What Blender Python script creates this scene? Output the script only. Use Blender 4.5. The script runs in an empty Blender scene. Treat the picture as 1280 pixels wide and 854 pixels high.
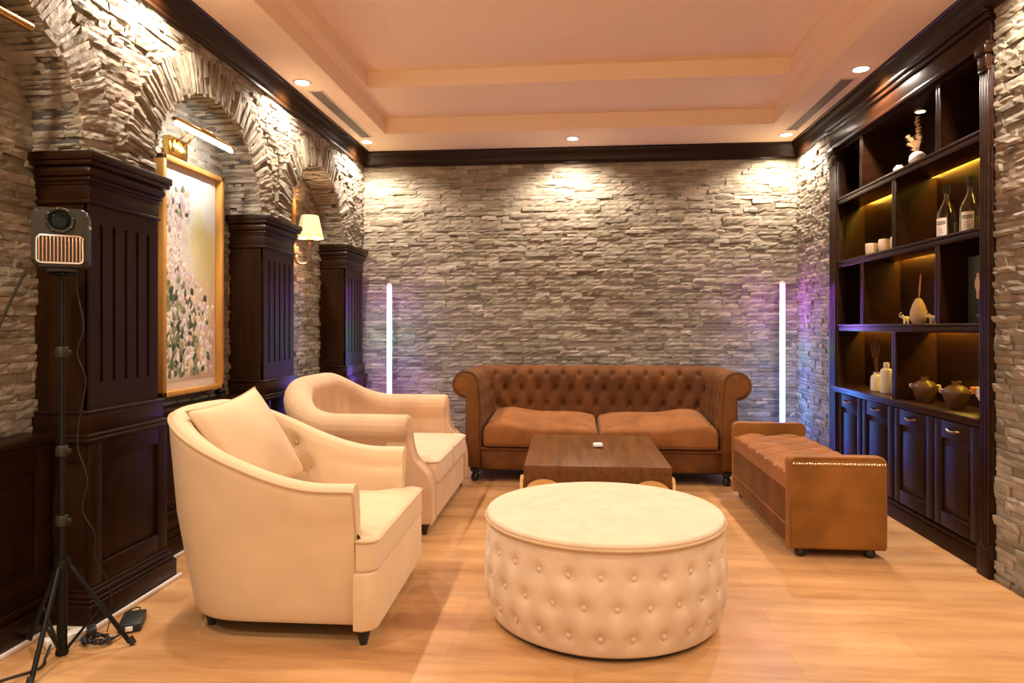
import bpy, bmesh, math, random
from mathutils import Vector, Matrix, Euler
PI = math.pi
rnd = random.Random(7)
SC = bpy.context.scene
COL = SC.collection

# ------------------------------------------------------------------ materials
def nodes(name):
    m = bpy.data.materials.new(name); m.use_nodes = True
    nt = m.node_tree
    return m, nt, nt.nodes['Principled BSDF']
def N(nt, t, **kw):
    n = nt.nodes.new(t)
    for k, v in kw.items(): setattr(n, k, v)
    return n
def ramp(nt, fac, stops):
    r = N(nt, 'ShaderNodeValToRGB')
    e = r.color_ramp.elements
    while len(e) < len(stops): e.new(0.5)
    for i, (p, c) in enumerate(stops):
        e[i].position = p; e[i].color = (*c, 1)
    nt.links.new(fac, r.inputs[0]); return r.outputs[0]
def mix(nt, fac, a, b, mode='MIX'):
    n = N(nt, 'ShaderNodeMix', data_type='RGBA', blend_type=mode)
    for s, v in ((0, fac), (6, a), (7, b)):
        if hasattr(v, 'is_linked'): nt.links.new(v, n.inputs[s])
        else: n.inputs[s].default_value = v if s == 0 else (*v, 1)
    return n.outputs[2]
def noise(nt, scale, detail=3, vec=None, rough=0.5):
    n = N(nt, 'ShaderNodeTexNoise'); n.inputs['Scale'].default_value = scale
    n.inputs['Detail'].default_value = detail; n.inputs['Roughness'].default_value = rough
    if vec is not None: nt.links.new(vec, n.inputs['Vector'])
    return n.outputs['Fac']
def objco(nt, scale=(1, 1, 1)):
    t = N(nt, 'ShaderNodeTexCoord'); mp = N(nt, 'ShaderNodeMapping')
    mp.inputs['Scale'].default_value = scale
    nt.links.new(t.outputs['Object'], mp.inputs['Vector']); return mp.outputs['Vector']
def bump(nt, b, h, strength=0.3, dist=0.01):
    n = N(nt, 'ShaderNodeBump'); n.inputs['Strength'].default_value = strength
    n.inputs['Distance'].default_value = dist
    nt.links.new(h, n.inputs['Height']); nt.links.new(n.outputs[0], b.inputs['Normal'])
def plain(name, c, rough=0.5, metal=0, spec=0.5, coat=0, var=0.0, vscale=8):
    m, nt, b = nodes(name)
    b.inputs['Base Color'].default_value = (*c, 1); b.inputs['Roughness'].default_value = rough
    b.inputs['Metallic'].default_value = metal; b.inputs['Specular IOR Level'].default_value = spec
    b.inputs['Coat Weight'].default_value = coat
    if var:
        f = noise(nt, vscale, 4, objco(nt))
        o = ramp(nt, f, [(0.3, tuple(x*(1-var) for x in c)), (0.7, tuple(min(1, x*(1+var)) for x in c))])
        nt.links.new(o, b.inputs['Base Color'])
    return m
def velvet(name, c, sheen=0.5, tint=(1, .8, .6), var=0.18, rough=0.75, nscale=5):
    m, nt, b = nodes(name)
    co = objco(nt)
    f = noise(nt, nscale, 3, co); f2 = noise(nt, nscale*9, 3, co)
    o = ramp(nt, f, [(0.34, tuple(x*(1-var) for x in c)), (0.66, tuple(min(1, x*(1+var)) for x in c))])
    nt.links.new(o, b.inputs['Base Color'])
    b.inputs['Roughness'].default_value = rough; b.inputs['Specular IOR Level'].default_value = 0.25
    b.inputs['Sheen Weight'].default_value = sheen; b.inputs['Sheen Roughness'].default_value = 0.4
    b.inputs['Sheen Tint'].default_value = (*tint, 1)
    bump(nt, b, f2, 0.12, 0.004)
    return m
def wood(name, c1, c2, scale=(1, 14, 14), rough=0.32, coat=0.25, detail=5):
    m, nt, b = nodes(name)
    co = objco(nt, scale)
    f = noise(nt, 2.2, detail, co, 0.6)
    nt.links.new(ramp(nt, f, [(0.3, c1), (0.7, c2)]), b.inputs['Base Color'])
    b.inputs['Roughness'].default_value = rough; b.inputs['Coat Weight'].default_value = coat
    b.inputs['Coat Roughness'].default_value = 0.2; b.inputs['Specular IOR Level'].default_value = 0.16
    bump(nt, b, f, 0.06, 0.003)
    return m
def emit(name, c, s):
    m, nt, b = nodes(name)
    b.inputs['Base Color'].default_value = (*c, 1)
    b.inputs['Emission Color'].default_value = (*c, 1); b.inputs['Emission Strength'].default_value = s
    return m

M = {}
def stone_mat(name, dark=1.0):
    m, nt, b = nodes(name)
    g = N(nt, 'ShaderNodeNewGeometry')
    base = ramp(nt, g.outputs['Random Per Island'], [(0.0, (.20*dark, .172*dark, .125*dark)), (0.25, (.30*dark, .262*dark, .205*dark)),
        (0.5, (.37*dark, .318*dark, .252*dark)), (0.75, (.27*dark, .248*dark, .19*dark)), (1.0, (.43*dark, .382*dark, .32*dark))])
    co = objco(nt)
    f = noise(nt, 9, 5, co, 0.65); f2 = noise(nt, 60, 4, co, 0.6); f3 = noise(nt, 2.0, 2, co)
    o = mix(nt, 0.55, base, ramp(nt, f, [(0.3, (.45, .44, .40)), (0.7, (1.15, 1.1, 1.06))]), 'MULTIPLY')
    o = mix(nt, 0.35, o, ramp(nt, f3, [(0.35, (.80, .80, .66)), (0.65, (1.1, 1.02, .98))]), 'MULTIPLY')
    nt.links.new(o, b.inputs['Base Color'])
    b.inputs['Roughness'].default_value = 0.7; b.inputs['Specular IOR Level'].default_value = 0.35
    bump(nt, b, f2, 0.5, 0.006)
    return m
M['stone'] = stone_mat('ledge_stone')
M['grout'] = plain('grout', (.08, .07, .06), 0.9)
M['dark_wood'] = wood('dark_wood', (.013, .0045, .0011), (.027, .0105, .0026), (9, 9, .8), 0.42, 0.0)
M['dark_wood_h'] = wood('dark_wood_horizontal', (.013, .0044, .0012), (.027, .0100, .0028), (9, .8, 9), 0.36, 0.05)
M['dark_wood_x'] = wood('dark_wood_cross', (.012, .0042, .0022), (.024, .0085, .0045), (.8, 9, 9), 0.32, 0.15)
M['shelf_wood'] = wood('shelf_wood', (.014, .0045, .0018), (.030, .0105, .0038), (9, .8, 9), 0.3, 0.2)
M['table_wood'] = wood('walnut', (.085, .031, .008), (.165, .064, .017), (14, .9, 14), 0.42, 0.05)
M['ceiling'] = plain('ceiling_paint', (.91, .705, .51), 0.8, spec=0.2)
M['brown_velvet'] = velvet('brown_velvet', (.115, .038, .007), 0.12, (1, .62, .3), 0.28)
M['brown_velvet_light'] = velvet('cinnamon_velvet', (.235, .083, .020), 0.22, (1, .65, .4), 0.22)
M['brown_velvet_side'] = velvet('brown_velvet_side', (.225, .085, .012), 0.15, (1, .6, .3), 0.25)
M['brown_panel'] = velvet('brown_velvet_panel', (.15, .054, .010), 0.1, (1, .6, .3), 0.2)
M['cream'] = velvet('cream_upholstery', (.66, .47, .285), 0.1, (1, .9, .75), 0.04)
M['cream_pipe'] = velvet('cream_piping', (.54, .36, .20), 0.1, (1, .9, .75), 0.04)
M['linen'] = velvet('cream_linen', (.66, .485, .33), 0.1, (1, .9, .8), 0.06, nscale=12)
M['beige'] = velvet('beige_velvet', (.55, .35, .205), 0.25, (1, .8, .65), 0.10)
M['beige_seat'] = velvet('beige_seat', (.62, .44, .29), 0.2, (1, .85, .7), 0.06)
M['beige_pipe'] = velvet('beige_piping', (.55, .36, .23), 0.3, (1, .8, .65), 0.06)
M['black'] = plain('black_plastic', (.012, .011, .010), 0.45)
M['black_metal'] = plain('black_metal', (.008, .0075, .006), 0.38, 0.1, 0.22)
M['black_rubber'] = plain('black_rubber', (.010, .010, .010), 0.6)
M['brass'] = plain('brass', (.62, .38, .10), 0.22, 1.0)
M['bronze'] = plain('antique_bronze', (.36, .25, .16), 0.3, 1.0)
M['gold_leg'] = plain('honey_lacquer', (.62, .33, .095), 0.35, 0.0, coat=0.4)
M['gold_frame'] = wood('gilt_wood', (.50, .25, .055), (.66, .35, .09), (9, 9, 1), 0.35, 0.3)
M['chrome'] = plain('chrome', (.7, .7, .7), 0.15, 1.0)
M['nail'] = plain('nailhead', (.80, .66, .45), 0.25, 1.0)
M['white'] = plain('white_plastic', (.80, .78, .74), 0.35)
M['white_trim'] = plain('white_trim', (.78, .70, .62), 0.4)
M['ceramic'] = plain('matt_white_ceramic', (.74, .66, .57), 0.6, var=0.05)
M['ceramic_warm'] = plain('warm_ceramic', (.62, .46, .33), 0.6, var=0.06)
M['stoneware'] = plain('brown_stoneware', (.10, .048, .017), 0.45, var=0.25, vscale=14)
M['amber_clay'] = plain('amber_glaze', (.55, .22, .04), 0.35, var=0.15)
M['pampas'] = plain('pampas_grass', (.70, .52, .33), 0.9, var=0.15, vscale=40)
M['reed'] = plain('dried_reed', (.14, .065, .03), 0.9)
M['pink_stem'] = plain('pink_stem', (.55, .20, .16), 0.8)
M['dark_green'] = plain('dark_green_box', (.012, .016, .008), 0.4)
M['label'] = plain('paper_label', (.78, .68, .60), 0.7)
M['label_orange'] = plain('orange_label', (.68, .30, .12), 0.6)
M['ink'] = plain('label_ink', (.03, .025, .02), 0.6)
M['vent'] = plain('vent_metal', (.30, .22, .16), 0.5)
M['vent_dark'] = plain('vent_slot', (.05, .035, .025), 0.7)
M['led'] = emit('downlight_lens', (1, .93, .84), 22)
M['puck'] = emit('shelf_downlight_lens', (1, .75, .45), 5)
M['warm_led'] = emit('shelf_led', (1, .60, .06), 75)
M['picture_led'] = emit('picture_light_tube', (.93, .97, 1), 75)
M['mat'] = plain('passe_partout', (.80, .76, .72), 0.7)

def glass_mat():
    m, nt, b = nodes('bottle_glass')
    b.inputs['Base Color'].default_value = (.86, .83, .72, 1)
    b.inputs['Roughness'].default_value = 0.03
    b.inputs['Transmission Weight'].default_value = 1.0
    b.inputs['IOR'].default_value = 1.45
    return m
M['glass'] = glass_mat()
def lens_mat():
    m, nt, b = nodes('projector_lens')
    b.inputs['Base Color'].default_value = (.004, .008, .007, 1)
    b.inputs['Roughness'].default_value = 0.05; b.inputs['Specular IOR Level'].default_value = 0.15
    return m
M['lens'] = lens_mat()
def shade_mat():
    m, nt, b = nodes('lamp_shade_fabric')
    b.inputs['Base Color'].default_value = (.60, .42, .25, 1); b.inputs['Roughness'].default_value = 0.9
    b.inputs['Emission Color'].default_value = (1, .60, .27, 1); b.inputs['Emission Strength'].default_value = 0.40
    return m
M['shade'] = shade_mat()
def floor_mat():
    m, nt, b = nodes('oak_laminate')
    t = N(nt, 'ShaderNodeTexCoord')
    br = N(nt, 'ShaderNodeTexBrick'); br.offset = 0.37; br.squash = 1
    br.inputs['Scale'].default_value = 1; br.inputs['Brick Width'].default_value = 1.25; br.inputs['Row Height'].default_value = 0.20
    br.inputs['Mortar Size'].default_value = 0.0016; br.inputs['Mortar Smooth'].default_value = 0.2
    br.inputs['Color1'].default_value = (.60, .60, .60, 1); br.inputs['Color2'].default_value = (1, 1, 1, 1)
    br.inputs['Mortar'].default_value = (.3, .3, .3, 1)
    nt.links.new(t.outputs['Object'], br.inputs['Vector'])
    mp = N(nt, 'ShaderNodeMapping'); mp.inputs['Scale'].default_value = (.8, 5.5, 1)
    nt.links.new(t.outputs['Object'], mp.inputs['Vector'])
    f = noise(nt, 1.3, 6, mp.outputs[0], 0.62)
    mp2 = N(nt, 'ShaderNodeMapping'); mp2.inputs['Scale'].default_value = (3, 60, 1)
    nt.links.new(t.outputs['Object'], mp2.inputs['Vector'])
    f2 = noise(nt, 1.5, 4, mp2.outputs[0])
    c = ramp(nt, f, [(0.30, (.40, .185, .065)), (0.5, (.55, .29, .115)), (0.72, (.66, .385, .175))])
    c = mix(nt, 0.25, c, ramp(nt, f2, [(0.3, (.72, .66, .6)), (0.7, (1.1, 1.1, 1.1))]), 'MULTIPLY')
    c = mix(nt, 0.35, c, br.outputs['Color'], 'MULTIPLY')
    nt.links.new(c, b.inputs['Base Color'])
    b.inputs['Roughness'].default_value = 0.38; b.inputs['Specular IOR Level'].default_value = 0.4
    bump(nt, b, br.outputs['Fac'], -0.25, 0.002)
    return m
M['floor'] = floor_mat()
def tube_mat(name, stops, s):
    m, nt, b = nodes(name)
    t = N(nt, 'ShaderNodeTexCoord'); x = N(nt, 'ShaderNodeSeparateXYZ')
    nt.links.new(t.outputs['Generated'], x.inputs[0])
    c = ramp(nt, x.outputs['Z'], stops)
    nt.links.new(c, b.inputs['Emission Color']); b.inputs['Emission Strength'].default_value = s
    b.inputs['Base Color'].default_value = (.8, .8, .8, 1)
    return m
M['tube_left'] = tube_mat('rgb_tube_left', [(0, (.3, .13, 1)), (.45, (.33, .12, 1)), (.6, (.12, .32, 1)), (.72, (.15, .75, .6)), (.82, (.35, .18, 1)), (1, (.45, .13, 1))], 21)
M['tube_right'] = tube_mat('rgb_tube_right', [(0, (.10, .12, 1)), (.3, (.07, .32, 1)), (.52, (.10, .16, 1)), (.62, (.13, .55, .6)), (.70, (.28, .2, 1)), (.95, (.55, .07, 1))], 21)
def painting_mat():
    m, nt, b = nodes('painted_canvas')
    t = N(nt, 'ShaderNodeTexCoord'); x = N(nt, 'ShaderNodeSeparateXYZ')
    nt.links.new(t.outputs['Generated'], x.inputs[0])
    co = objco(nt)
    n1 = noise(nt, 5, 4, co); n2 = noise(nt, 2.2, 2, co); n3 = noise(nt, 24, 3, co)
    a = N(nt, 'ShaderNodeMath', operation='MULTIPLY_ADD'); nt.links.new(n1, a.inputs[0]); a.inputs[1].default_value = 0.35
    nt.links.new(x.outputs['Z'], a.inputs[2])
    c = ramp(nt, a.outputs[0], [(0.15, (.72, .52, .42)), (0.45, (.80, .62, .48)), (0.7, (.76, .68, .36)), (0.9, (.72, .68, .30)), (1.0, (.74, .80, .72))])
    a2 = N(nt, 'ShaderNodeMath', operation='MULTIPLY_ADD'); nt.links.new(n2, a2.inputs[0]); a2.inputs[1].default_value = 0.5
    nt.links.new(x.outputs['Y'], a2.inputs[2])
    left = ramp(nt, a2.outputs[0], [(0.55, (1, 1, 1)), (0.85, (0, 0, 0))])
    c = mix(nt, left, c, ramp(nt, n1, [(0.35, (.58, .55, .56)), (0.6, (.76, .76, .74))]))
    nt.links.new(c, b.inputs['Base Color']); b.inputs['Roughness'].default_value = 0.6
    bump(nt, b, n3, 0.5, 0.006)
    return m
M['canvas'] = painting_mat()
def dab_mat():
    m, nt, b = nodes('palette_knife_paint')
    g = N(nt, 'ShaderNodeVertexColor'); g.layer_name = 'Col'
    nt.links.new(g.outputs[0], b.inputs['Base Color']); b.inputs['Roughness'].default_value = 0.5
    return m
M['dabs'] = dab_mat()
M['bar_warm'] = plain('warm_reflection_bars', (.75, .45, .28), 0.25, 1.0)  # grille bars: warm reflection put into the metal colour
M['gunmetal'] = plain('gunmetal', (.032, .027, .017), 0.42, 0.1, 0.22)
M['plaster'] = plain('plaster_wall', (.55, .45, .36), 0.8)

# ------------------------------------------------------------------ mesh builder
def smoothstep(a, b, x):
    t = max(0, min(1, (x-a)/(b-a))); return t*t*(3-2*t)
def catmull(pts, n=6):
    P = [Vector(p) for p in pts]; out = []
    for i in range(len(P)-1):
        p0 = P[max(i-1, 0)]; p1 = P[i]; p2 = P[i+1]; p3 = P[min(i+2, len(P)-1)]
        for k in range(n):
            t = k/n
            out.append(0.5*((2*p1)+(-p0+p2)*t+(2*p0-5*p1+4*p2-p3)*t*t+(-p0+3*p1-3*p2+p3)*t**3))
    out.append(P[-1]); return out
class MB:
    def __init__(s): s.v = []; s.f = []
    def add(s, vs, fs, mtx=None):
        o = len(s.v)
        s.v += [tuple(mtx @ Vector(p)) for p in vs] if mtx else [tuple(p) for p in vs]
        s.f += [tuple(i+o for i in f) for f in fs]; return s
    def box(s, x0, x1, y0, y1, z0, z1, bev=0.0, seg=2, mtx=None):
        if bev <= 0:
            vs = [(x, y, z) for x in (x0, x1) for y in (y0, y1) for z in (z0, z1)]
            return s.add(vs, [(0, 1, 3, 2), (4, 6, 7, 5), (0, 4, 5, 1), (2, 3, 7, 6), (0, 2, 6, 4), (1, 5, 7, 3)], mtx)
        bm = bmesh.new(); bmesh.ops.create_cube(bm, size=1)
        for v in bm.verts:
            v.co = Vector(((x0+x1)/2+v.co.x*(x1-x0), (y0+y1)/2+v.co.y*(y1-y0), (z0+z1)/2+v.co.z*(z1-z0)))
        bmesh.ops.bevel(bm, geom=bm.edges[:], offset=min(bev, .49*min(abs(x1-x0), abs(y1-y0), abs(z1-z0))), segments=seg, profile=0.5, affect='EDGES')
        bm.verts.index_update()
        s.add([v.co[:] for v in bm.verts], [[v.index for v in f.verts] for f in bm.faces], mtx); bm.free(); return s
    def lathe(s, prof, c=(0, 0, 0), seg=32, mtx=None, cap=True):
        vs = []; fs = []; n = len(prof)
        for k in range(seg):
            a = 2*PI*k/seg
            for r, z in prof: vs.append((c[0]+r*math.cos(a), c[1]+r*math.sin(a), c[2]+z))
        for k in range(seg):
            q = (k+1) % seg
            for i in range(n-1): fs.append((k*n+i, q*n+i, q*n+i+1, k*n+i+1))
        if cap:
            if prof[0][0] > 1e-4: fs.append([k*n for k in range(seg)][::-1])
            if prof[-1][0] > 1e-4: fs.append([k*n+n-1 for k in range(seg)])
        return s.add(vs, fs, mtx)
    def tube(s, pts, r, seg=8, smooth=0, closed=False, mtx=None, taper=None):
        P = catmull(pts, smooth) if smooth else [Vector(p) for p in pts]
        n = len(P); vs = []; fs = []
        T = [((P[(i+1) % n]-P[i-1]) if closed else (P[min(i+1, n-1)]-P[max(i-1, 0)])).normalized() for i in range(n)]
        u = T[0].orthogonal().normalized()
        for i in range(n):
            u = (u-T[i]*u.dot(T[i])); u = u.normalized() if u.length > 1e-6 else T[i].orthogonal().normalized()
            w = T[i].cross(u); rr = r if taper is None else r*taper(i/(n-1))
            for k in range(seg):
                a = 2*PI*k/seg; vs.append(P[i]+(u*math.cos(a)+w*math.sin(a))*rr)
        for i in range(n if closed else n-1):
            j = (i+1) % n
            for k in range(seg): fs.append((i*seg+k, i*seg+(k+1) % seg, j*seg+(k+1) % seg, j*seg+k))
        if not closed:
            fs.append(list(range(seg))[::-1]); fs.append([(n-1)*seg+k for k in range(seg)])
        return s.add(vs, fs, mtx)
    def grid(s, fn, nu, nv, cu=False, mtx=None, capu=False):
        vs = [fn(i/(nu if cu else nu-1), j/(nv-1)) for i in range(nu) for j in range(nv)]; fs = []
        for i in range(nu if cu else nu-1):
            q = (i+1) % nu
            for j in range(nv-1): fs.append((i*nv+j, q*nv+j, q*nv+j+1, i*nv+j+1))
        if capu:
            fs.append(list(range(nv))); fs.append([(nu-1)*nv+j for j in range(nv)][::-1])
        return s.add(vs, fs, mtx)
    def prism(s, poly, a0, a1, axis='z', bev=0.0, seg=2, mtx=None):
        # extrude a 2D outline along an axis: z: (x,y), y: (x,z), x: (y,z)
        def p3(p, a): return (p[0], p[1], a) if axis == 'z' else (p[0], a, p[1]) if axis == 'y' else (a, p[0], p[1])
        n = len(poly)
        if bev <= 0:
            vs = [p3(p, a0) for p in poly]+[p3(p, a1) for p in poly]
            fs = [list(range(n))[::-1], list(range(n, 2*n))]+[(i, (i+1) % n, n+(i+1) % n, n+i) for i in range(n)]
            return s.add(vs, fs, mtx)
        bm = bmesh.new()
        lo = [bm.verts.new(p3(p, a0)) for p in poly]; hi = [bm.verts.new(p3(p, a1)) for p in poly]
        fl = bm.faces.new(lo[::-1]); fh = bm.faces.new(hi)
        for i in range(n): bm.faces.new((lo[i], lo[(i+1) % n], hi[(i+1) % n], hi[i]))
        ed = list(fl.edges)+list(fh.edges)
        bmesh.ops.bevel(bm, geom=ed, offset=bev, segments=seg, profile=0.5, affect='EDGES', clamp_overlap=True)
        bm.verts.index_update()
        s.add([v.co[:] for v in bm.verts], [[v.index for v in f.verts] for f in bm.faces], mtx); bm.free(); return s
    def pad(s, poly, z0, z1, r=0.03, crown=0.02, nr=5, mtx=None):
        # soft cushion: star-shaped outline, rounded rim, crowned top
        P = [Vector((p[0], p[1])) for p in poly]; n = len(P)
        c = sum(P, Vector((0, 0)))/n
        nor = []
        for i in range(n):
            t = (P[(i+1) % n]-P[i-1]); nor.append(Vector((t.y, -t.x)).normalized())
        if sum(P[i].cross(P[(i+1) % n]) for i in range(n)) < 0: nor = [-q for q in nor]
        rings = []
        rings.append([(P[i]-nor[i]*r*.8, z0) for i in range(n)])
        for k in range(nr+1):
            a = PI/2*k/nr; rings.append([(P[i]-nor[i]*r*(1-math.sin(a))*.6, z0+r*.8*(1-math.cos(a))) for i in range(n)][:])
        for k in range(nr+1):
            a = PI/2*k/nr; rings.append([(P[i]-nor[i]*r*(1-math.cos(a)), z1-r+r*math.sin(a)) for i in range(n)])
        for k in range(1, 9):
            f = 1-k/9; rings.append([(c+(P[i]-nor[i]*r-c)*f, z1+crown*(1-f**2)) for i in range(n)])
        vs = [(p.x, p.y, z) for R in rings for p, z in R]; fs = []
        m = len(rings)
        for k in range(m-1):
            for i in range(n): fs.append((k*n+i, k*n+(i+1) % n, (k+1)*n+(i+1) % n, (k+1)*n+i))
        fs.append(list(range(n))[::-1]); fs.append([(m-1)*n+i for i in range(n)])
        return s.add(vs, fs, mtx)
    def build(s, name, mat, parent=None, smooth=True, angle=38, **props):
        me = bpy.data.meshes.new(name); me.from_pydata(s.v, [], s.f); me.validate(); me.update()
        bm = bmesh.new(); bm.from_mesh(me)
        if smooth: bmesh.ops.recalc_face_normals(bm, faces=bm.faces[:])
        bm.to_mesh(me); bm.free()
        me.materials.append(mat)
        if smooth:
            me.polygons.foreach_set('use_smooth', [True]*len(me.polygons)); me.set_sharp_from_angle(angle=math.radians(angle))
        o = bpy.data.objects.new(name, me); COL.objects.link(o)
        if parent: o.parent = parent
        for k, v in props.items(): o[k] = v
        return o

def thing(name, label, cat, loc=(0, 0, 0), rz=0, group=None):
    o = bpy.data.objects.new(name, None); COL.objects.link(o)
    o.location = loc; o.rotation_euler = (0, 0, rz); o.empty_display_size = .1
    o['label'] = label; o['category'] = cat
    if group: o['group'] = group
    return o
def tag(o, label, cat, group=None):
    o['label'] = label; o['category'] = cat
    if group: o['group'] = group
    return o
def struct(o): o['kind'] = 'structure'; return o
def dup(root, loc, label, rz=None):
    r = root.copy(); COL.objects.link(r); r.location = loc; r['label'] = label
    if rz is not None: r.rotation_euler = (0, 0, rz)
    for ch in list(root.children):
        c = ch.copy(); COL.objects.link(c); c.parent = r
        for g in list(ch.children):
            d = g.copy(); COL.objects.link(d); d.parent = c
    return r
def copy_part(o, loc, rot=None, parent=None):
    c = o.copy(); COL.objects.link(c); c.location = loc
    if rot is not None: c.rotation_mode = 'QUATERNION'; c.rotation_quaternion = rot
    if parent: c.parent = parent
    return c
def rounded_poly(w0, w1, d0, d1, r, n=6):
    out = []
    for cx, cy, a0 in ((w1-r, d1-r, 0), (w0+r, d1-r, 90), (w0+r, d0+r, 180), (w1-r, d0+r, 270)):
        for k in range(n+1):
            a = math.radians(a0+90*k/n); out.append((cx+r*math.cos(a), cy+r*math.sin(a)))
    return out
def densify(poly, step=0.04):
    out = []
    n = len(poly)
    for i in range(n):
        a = Vector(poly[i]); b = Vector(poly[(i+1) % n]); k = max(1, int((b-a).length/step))
        for j in range(k): out.append(tuple(a+(b-a)*j/k))
    return out

# ------------------------------------------------------------------ dimensions
XL, XN, XR, YB, ZC = -1.99, -2.19, 1.985, 6.30, 2.83
Y0 = -1.0
ARCH_Z, ARCH_R, RING = 1.90, 0.55, 0.20
ARCHES = [2.035, 3.595, 5.15]
COLS = [2.815, 4.375, 5.925]

# ------------------------------------------------------------------ stone cladding
def stone(mb, O, U, V, W, a0, a1, b0, b1, d, r=rnd, jit=0.003):
    L = a1-a0; nu = max(2, min(6, round(L/.045)+1)); nv = 2
    tu = r.uniform(-.005, .005); tv = r.uniform(-.002, .005)
    vs = []; fs = []
    for j in range(nv+1):
        for i in range(nu+1):
            s = i/nu; t = j/nv
            e = (i in (0, nu)) or (j in (0, nv))
            dd = d+tu*(s-.5)*2+tv*(t-.5)*2+r.uniform(-jit, jit)-(0.003 if e else 0)
            aa = a0+L*s+(r.uniform(-.004, .004) if 0 < i < nu else r.uniform(-.001, .001))
            bb = b0+(b1-b0)*t+(r.uniform(-.002, .002))
            vs.append(O+U*aa+V*bb+W*max(dd, .002))
    row = nu+1
    for j in range(nv):
        for i in range(nu): fs.append((j*row+i, j*row+i+1, (j+1)*row+i+1, (j+1)*row+i))
    per = [i for i in range(row)]+[j*row+nu for j in range(1, nv+1)]+[nv*row+i for i in range(nu-1, -1, -1)]+[j*row for j in range(nv-1, 0, -1)]
    base = len(vs)
    for q in per: 
        p = vs[q]; vs.append(p-W*((p-O).dot(W)+.006))
    n = len(per)
    for k in range(n): fs.append((per[k], base+k, base+(k+1) % n, per[(k+1) % n]))
    mb.add(vs, fs)
def patch(mb, O, U, V, W, u0, u1, v0, v1, cut=None, rowh=.034, lmin=.09, lmax=.24, dep=(.004, .020)):
    O, U, V, W = Vector(O), Vector(U), Vector(V), Vector(W)
    v = v0
    while v < v1-.006:
        h = min(rowh*rnd.uniform(.75, 1.25), v1-v)
        if v1-v-h < .014: h = v1-v
        for (a, b) in (cut(v+h/2) if cut else [(u0, u1)]):
            x = a
            first = True
            while x < b-.004:
                L = rnd.uniform(lmin, lmax)*(rnd.uniform(.3, 1) if first else 1); first = False
                if b-x-L < lmin*.5: L = b-x
                stone(mb, O, U, V, W, x+.0008, x+L-.0008, v+.0006, v+h-.0006, rnd.uniform(*dep)); x += L
        v += h
X, Y, Z = Vector((1, 0, 0)), Vector((0, 1, 0)), Vector((0, 0, 1))

# back wall
wb = MB(); wb.box(XL-.4, XR+.5, YB, YB+.12, 0, ZC+.4)
wall_back = struct(wb.build('wall_back', M['grout'], smooth=False))
sb = MB(); patch(sb, (0, YB, 0), X, Z, -Y, XL-.22, XR, 0.0, ZC-.02)
sb.build('stone_cladding', M['stone'], wall_back, smooth=False)
# right wall
wr = MB(); wr.box(XR, XR+.45, .9, 3.43, 0, ZC+.3); wr.box(XR, XR+.45, 5.50, YB, 0, ZC+.3); wr.box(XR+.36, XR+.5, 3.4, 5.55, 0, ZC+.3); wr.box(XR, XR+.45, 3.4, 5.55, 2.72, ZC+.3)
wr.box(XR, XR+.45, Y0, .9, 0, ZC+.3)
wall_right = struct(wr.build('wall_right', M['grout'], smooth=False))
sr = MB(); patch(sr, (XR, 0, 0), Y, Z, -X, .9, 3.415, 0, ZC-.02); patch(sr, (XR, 0, 0), Y, Z, -X, 5.49, YB-.005, 0, ZC-.02)
sr.build('stone_cladding', M['stone'], wall_right, smooth=False)
# end behind the camera left open so the world light fills the room
# left wall: niche back wall, arcade body
wl = MB()
wl.box(XN-.12, XN, .9, YB, 0, ZC+.3)
wl.box(XN-.12, XL, Y0, 1.48, 0, ZC+.3)
# arcade body above the springing, cut by the arches
yy = [1.48]
prof = []
def body_profile():
    pts = [(1.48, ZC+.3), (1.48, ARCH_Z)]
    for c in ARCHES:
        n = 24
        for k in range(n+1):
            a = PI-PI*k/n; pts.append((c+ARCH_R*math.cos(a), ARCH_Z+ARCH_R*math.sin(a)))
    pts += [(YB, ARCH_Z), (YB, ZC+.3)]
    return pts
bp = body_profile()
# strips between the curve and the top, so that no concave n-gon is needed
cv = bp[1:-1]
for (ya, za), (yb, zb) in zip(cv[:-1], cv[1:]):
    if abs(yb-ya) < 1e-5: continue
    vs = [(x, y, z) for x in (XN, XL) for (y, z) in ((ya, za), (yb, zb), (yb, ZC+.3), (ya, ZC+.3))]
    wl.add(vs, [(0, 1, 2, 3), (7, 6, 5, 4), (0, 4, 5, 1), (3, 2, 6, 7)])
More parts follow.
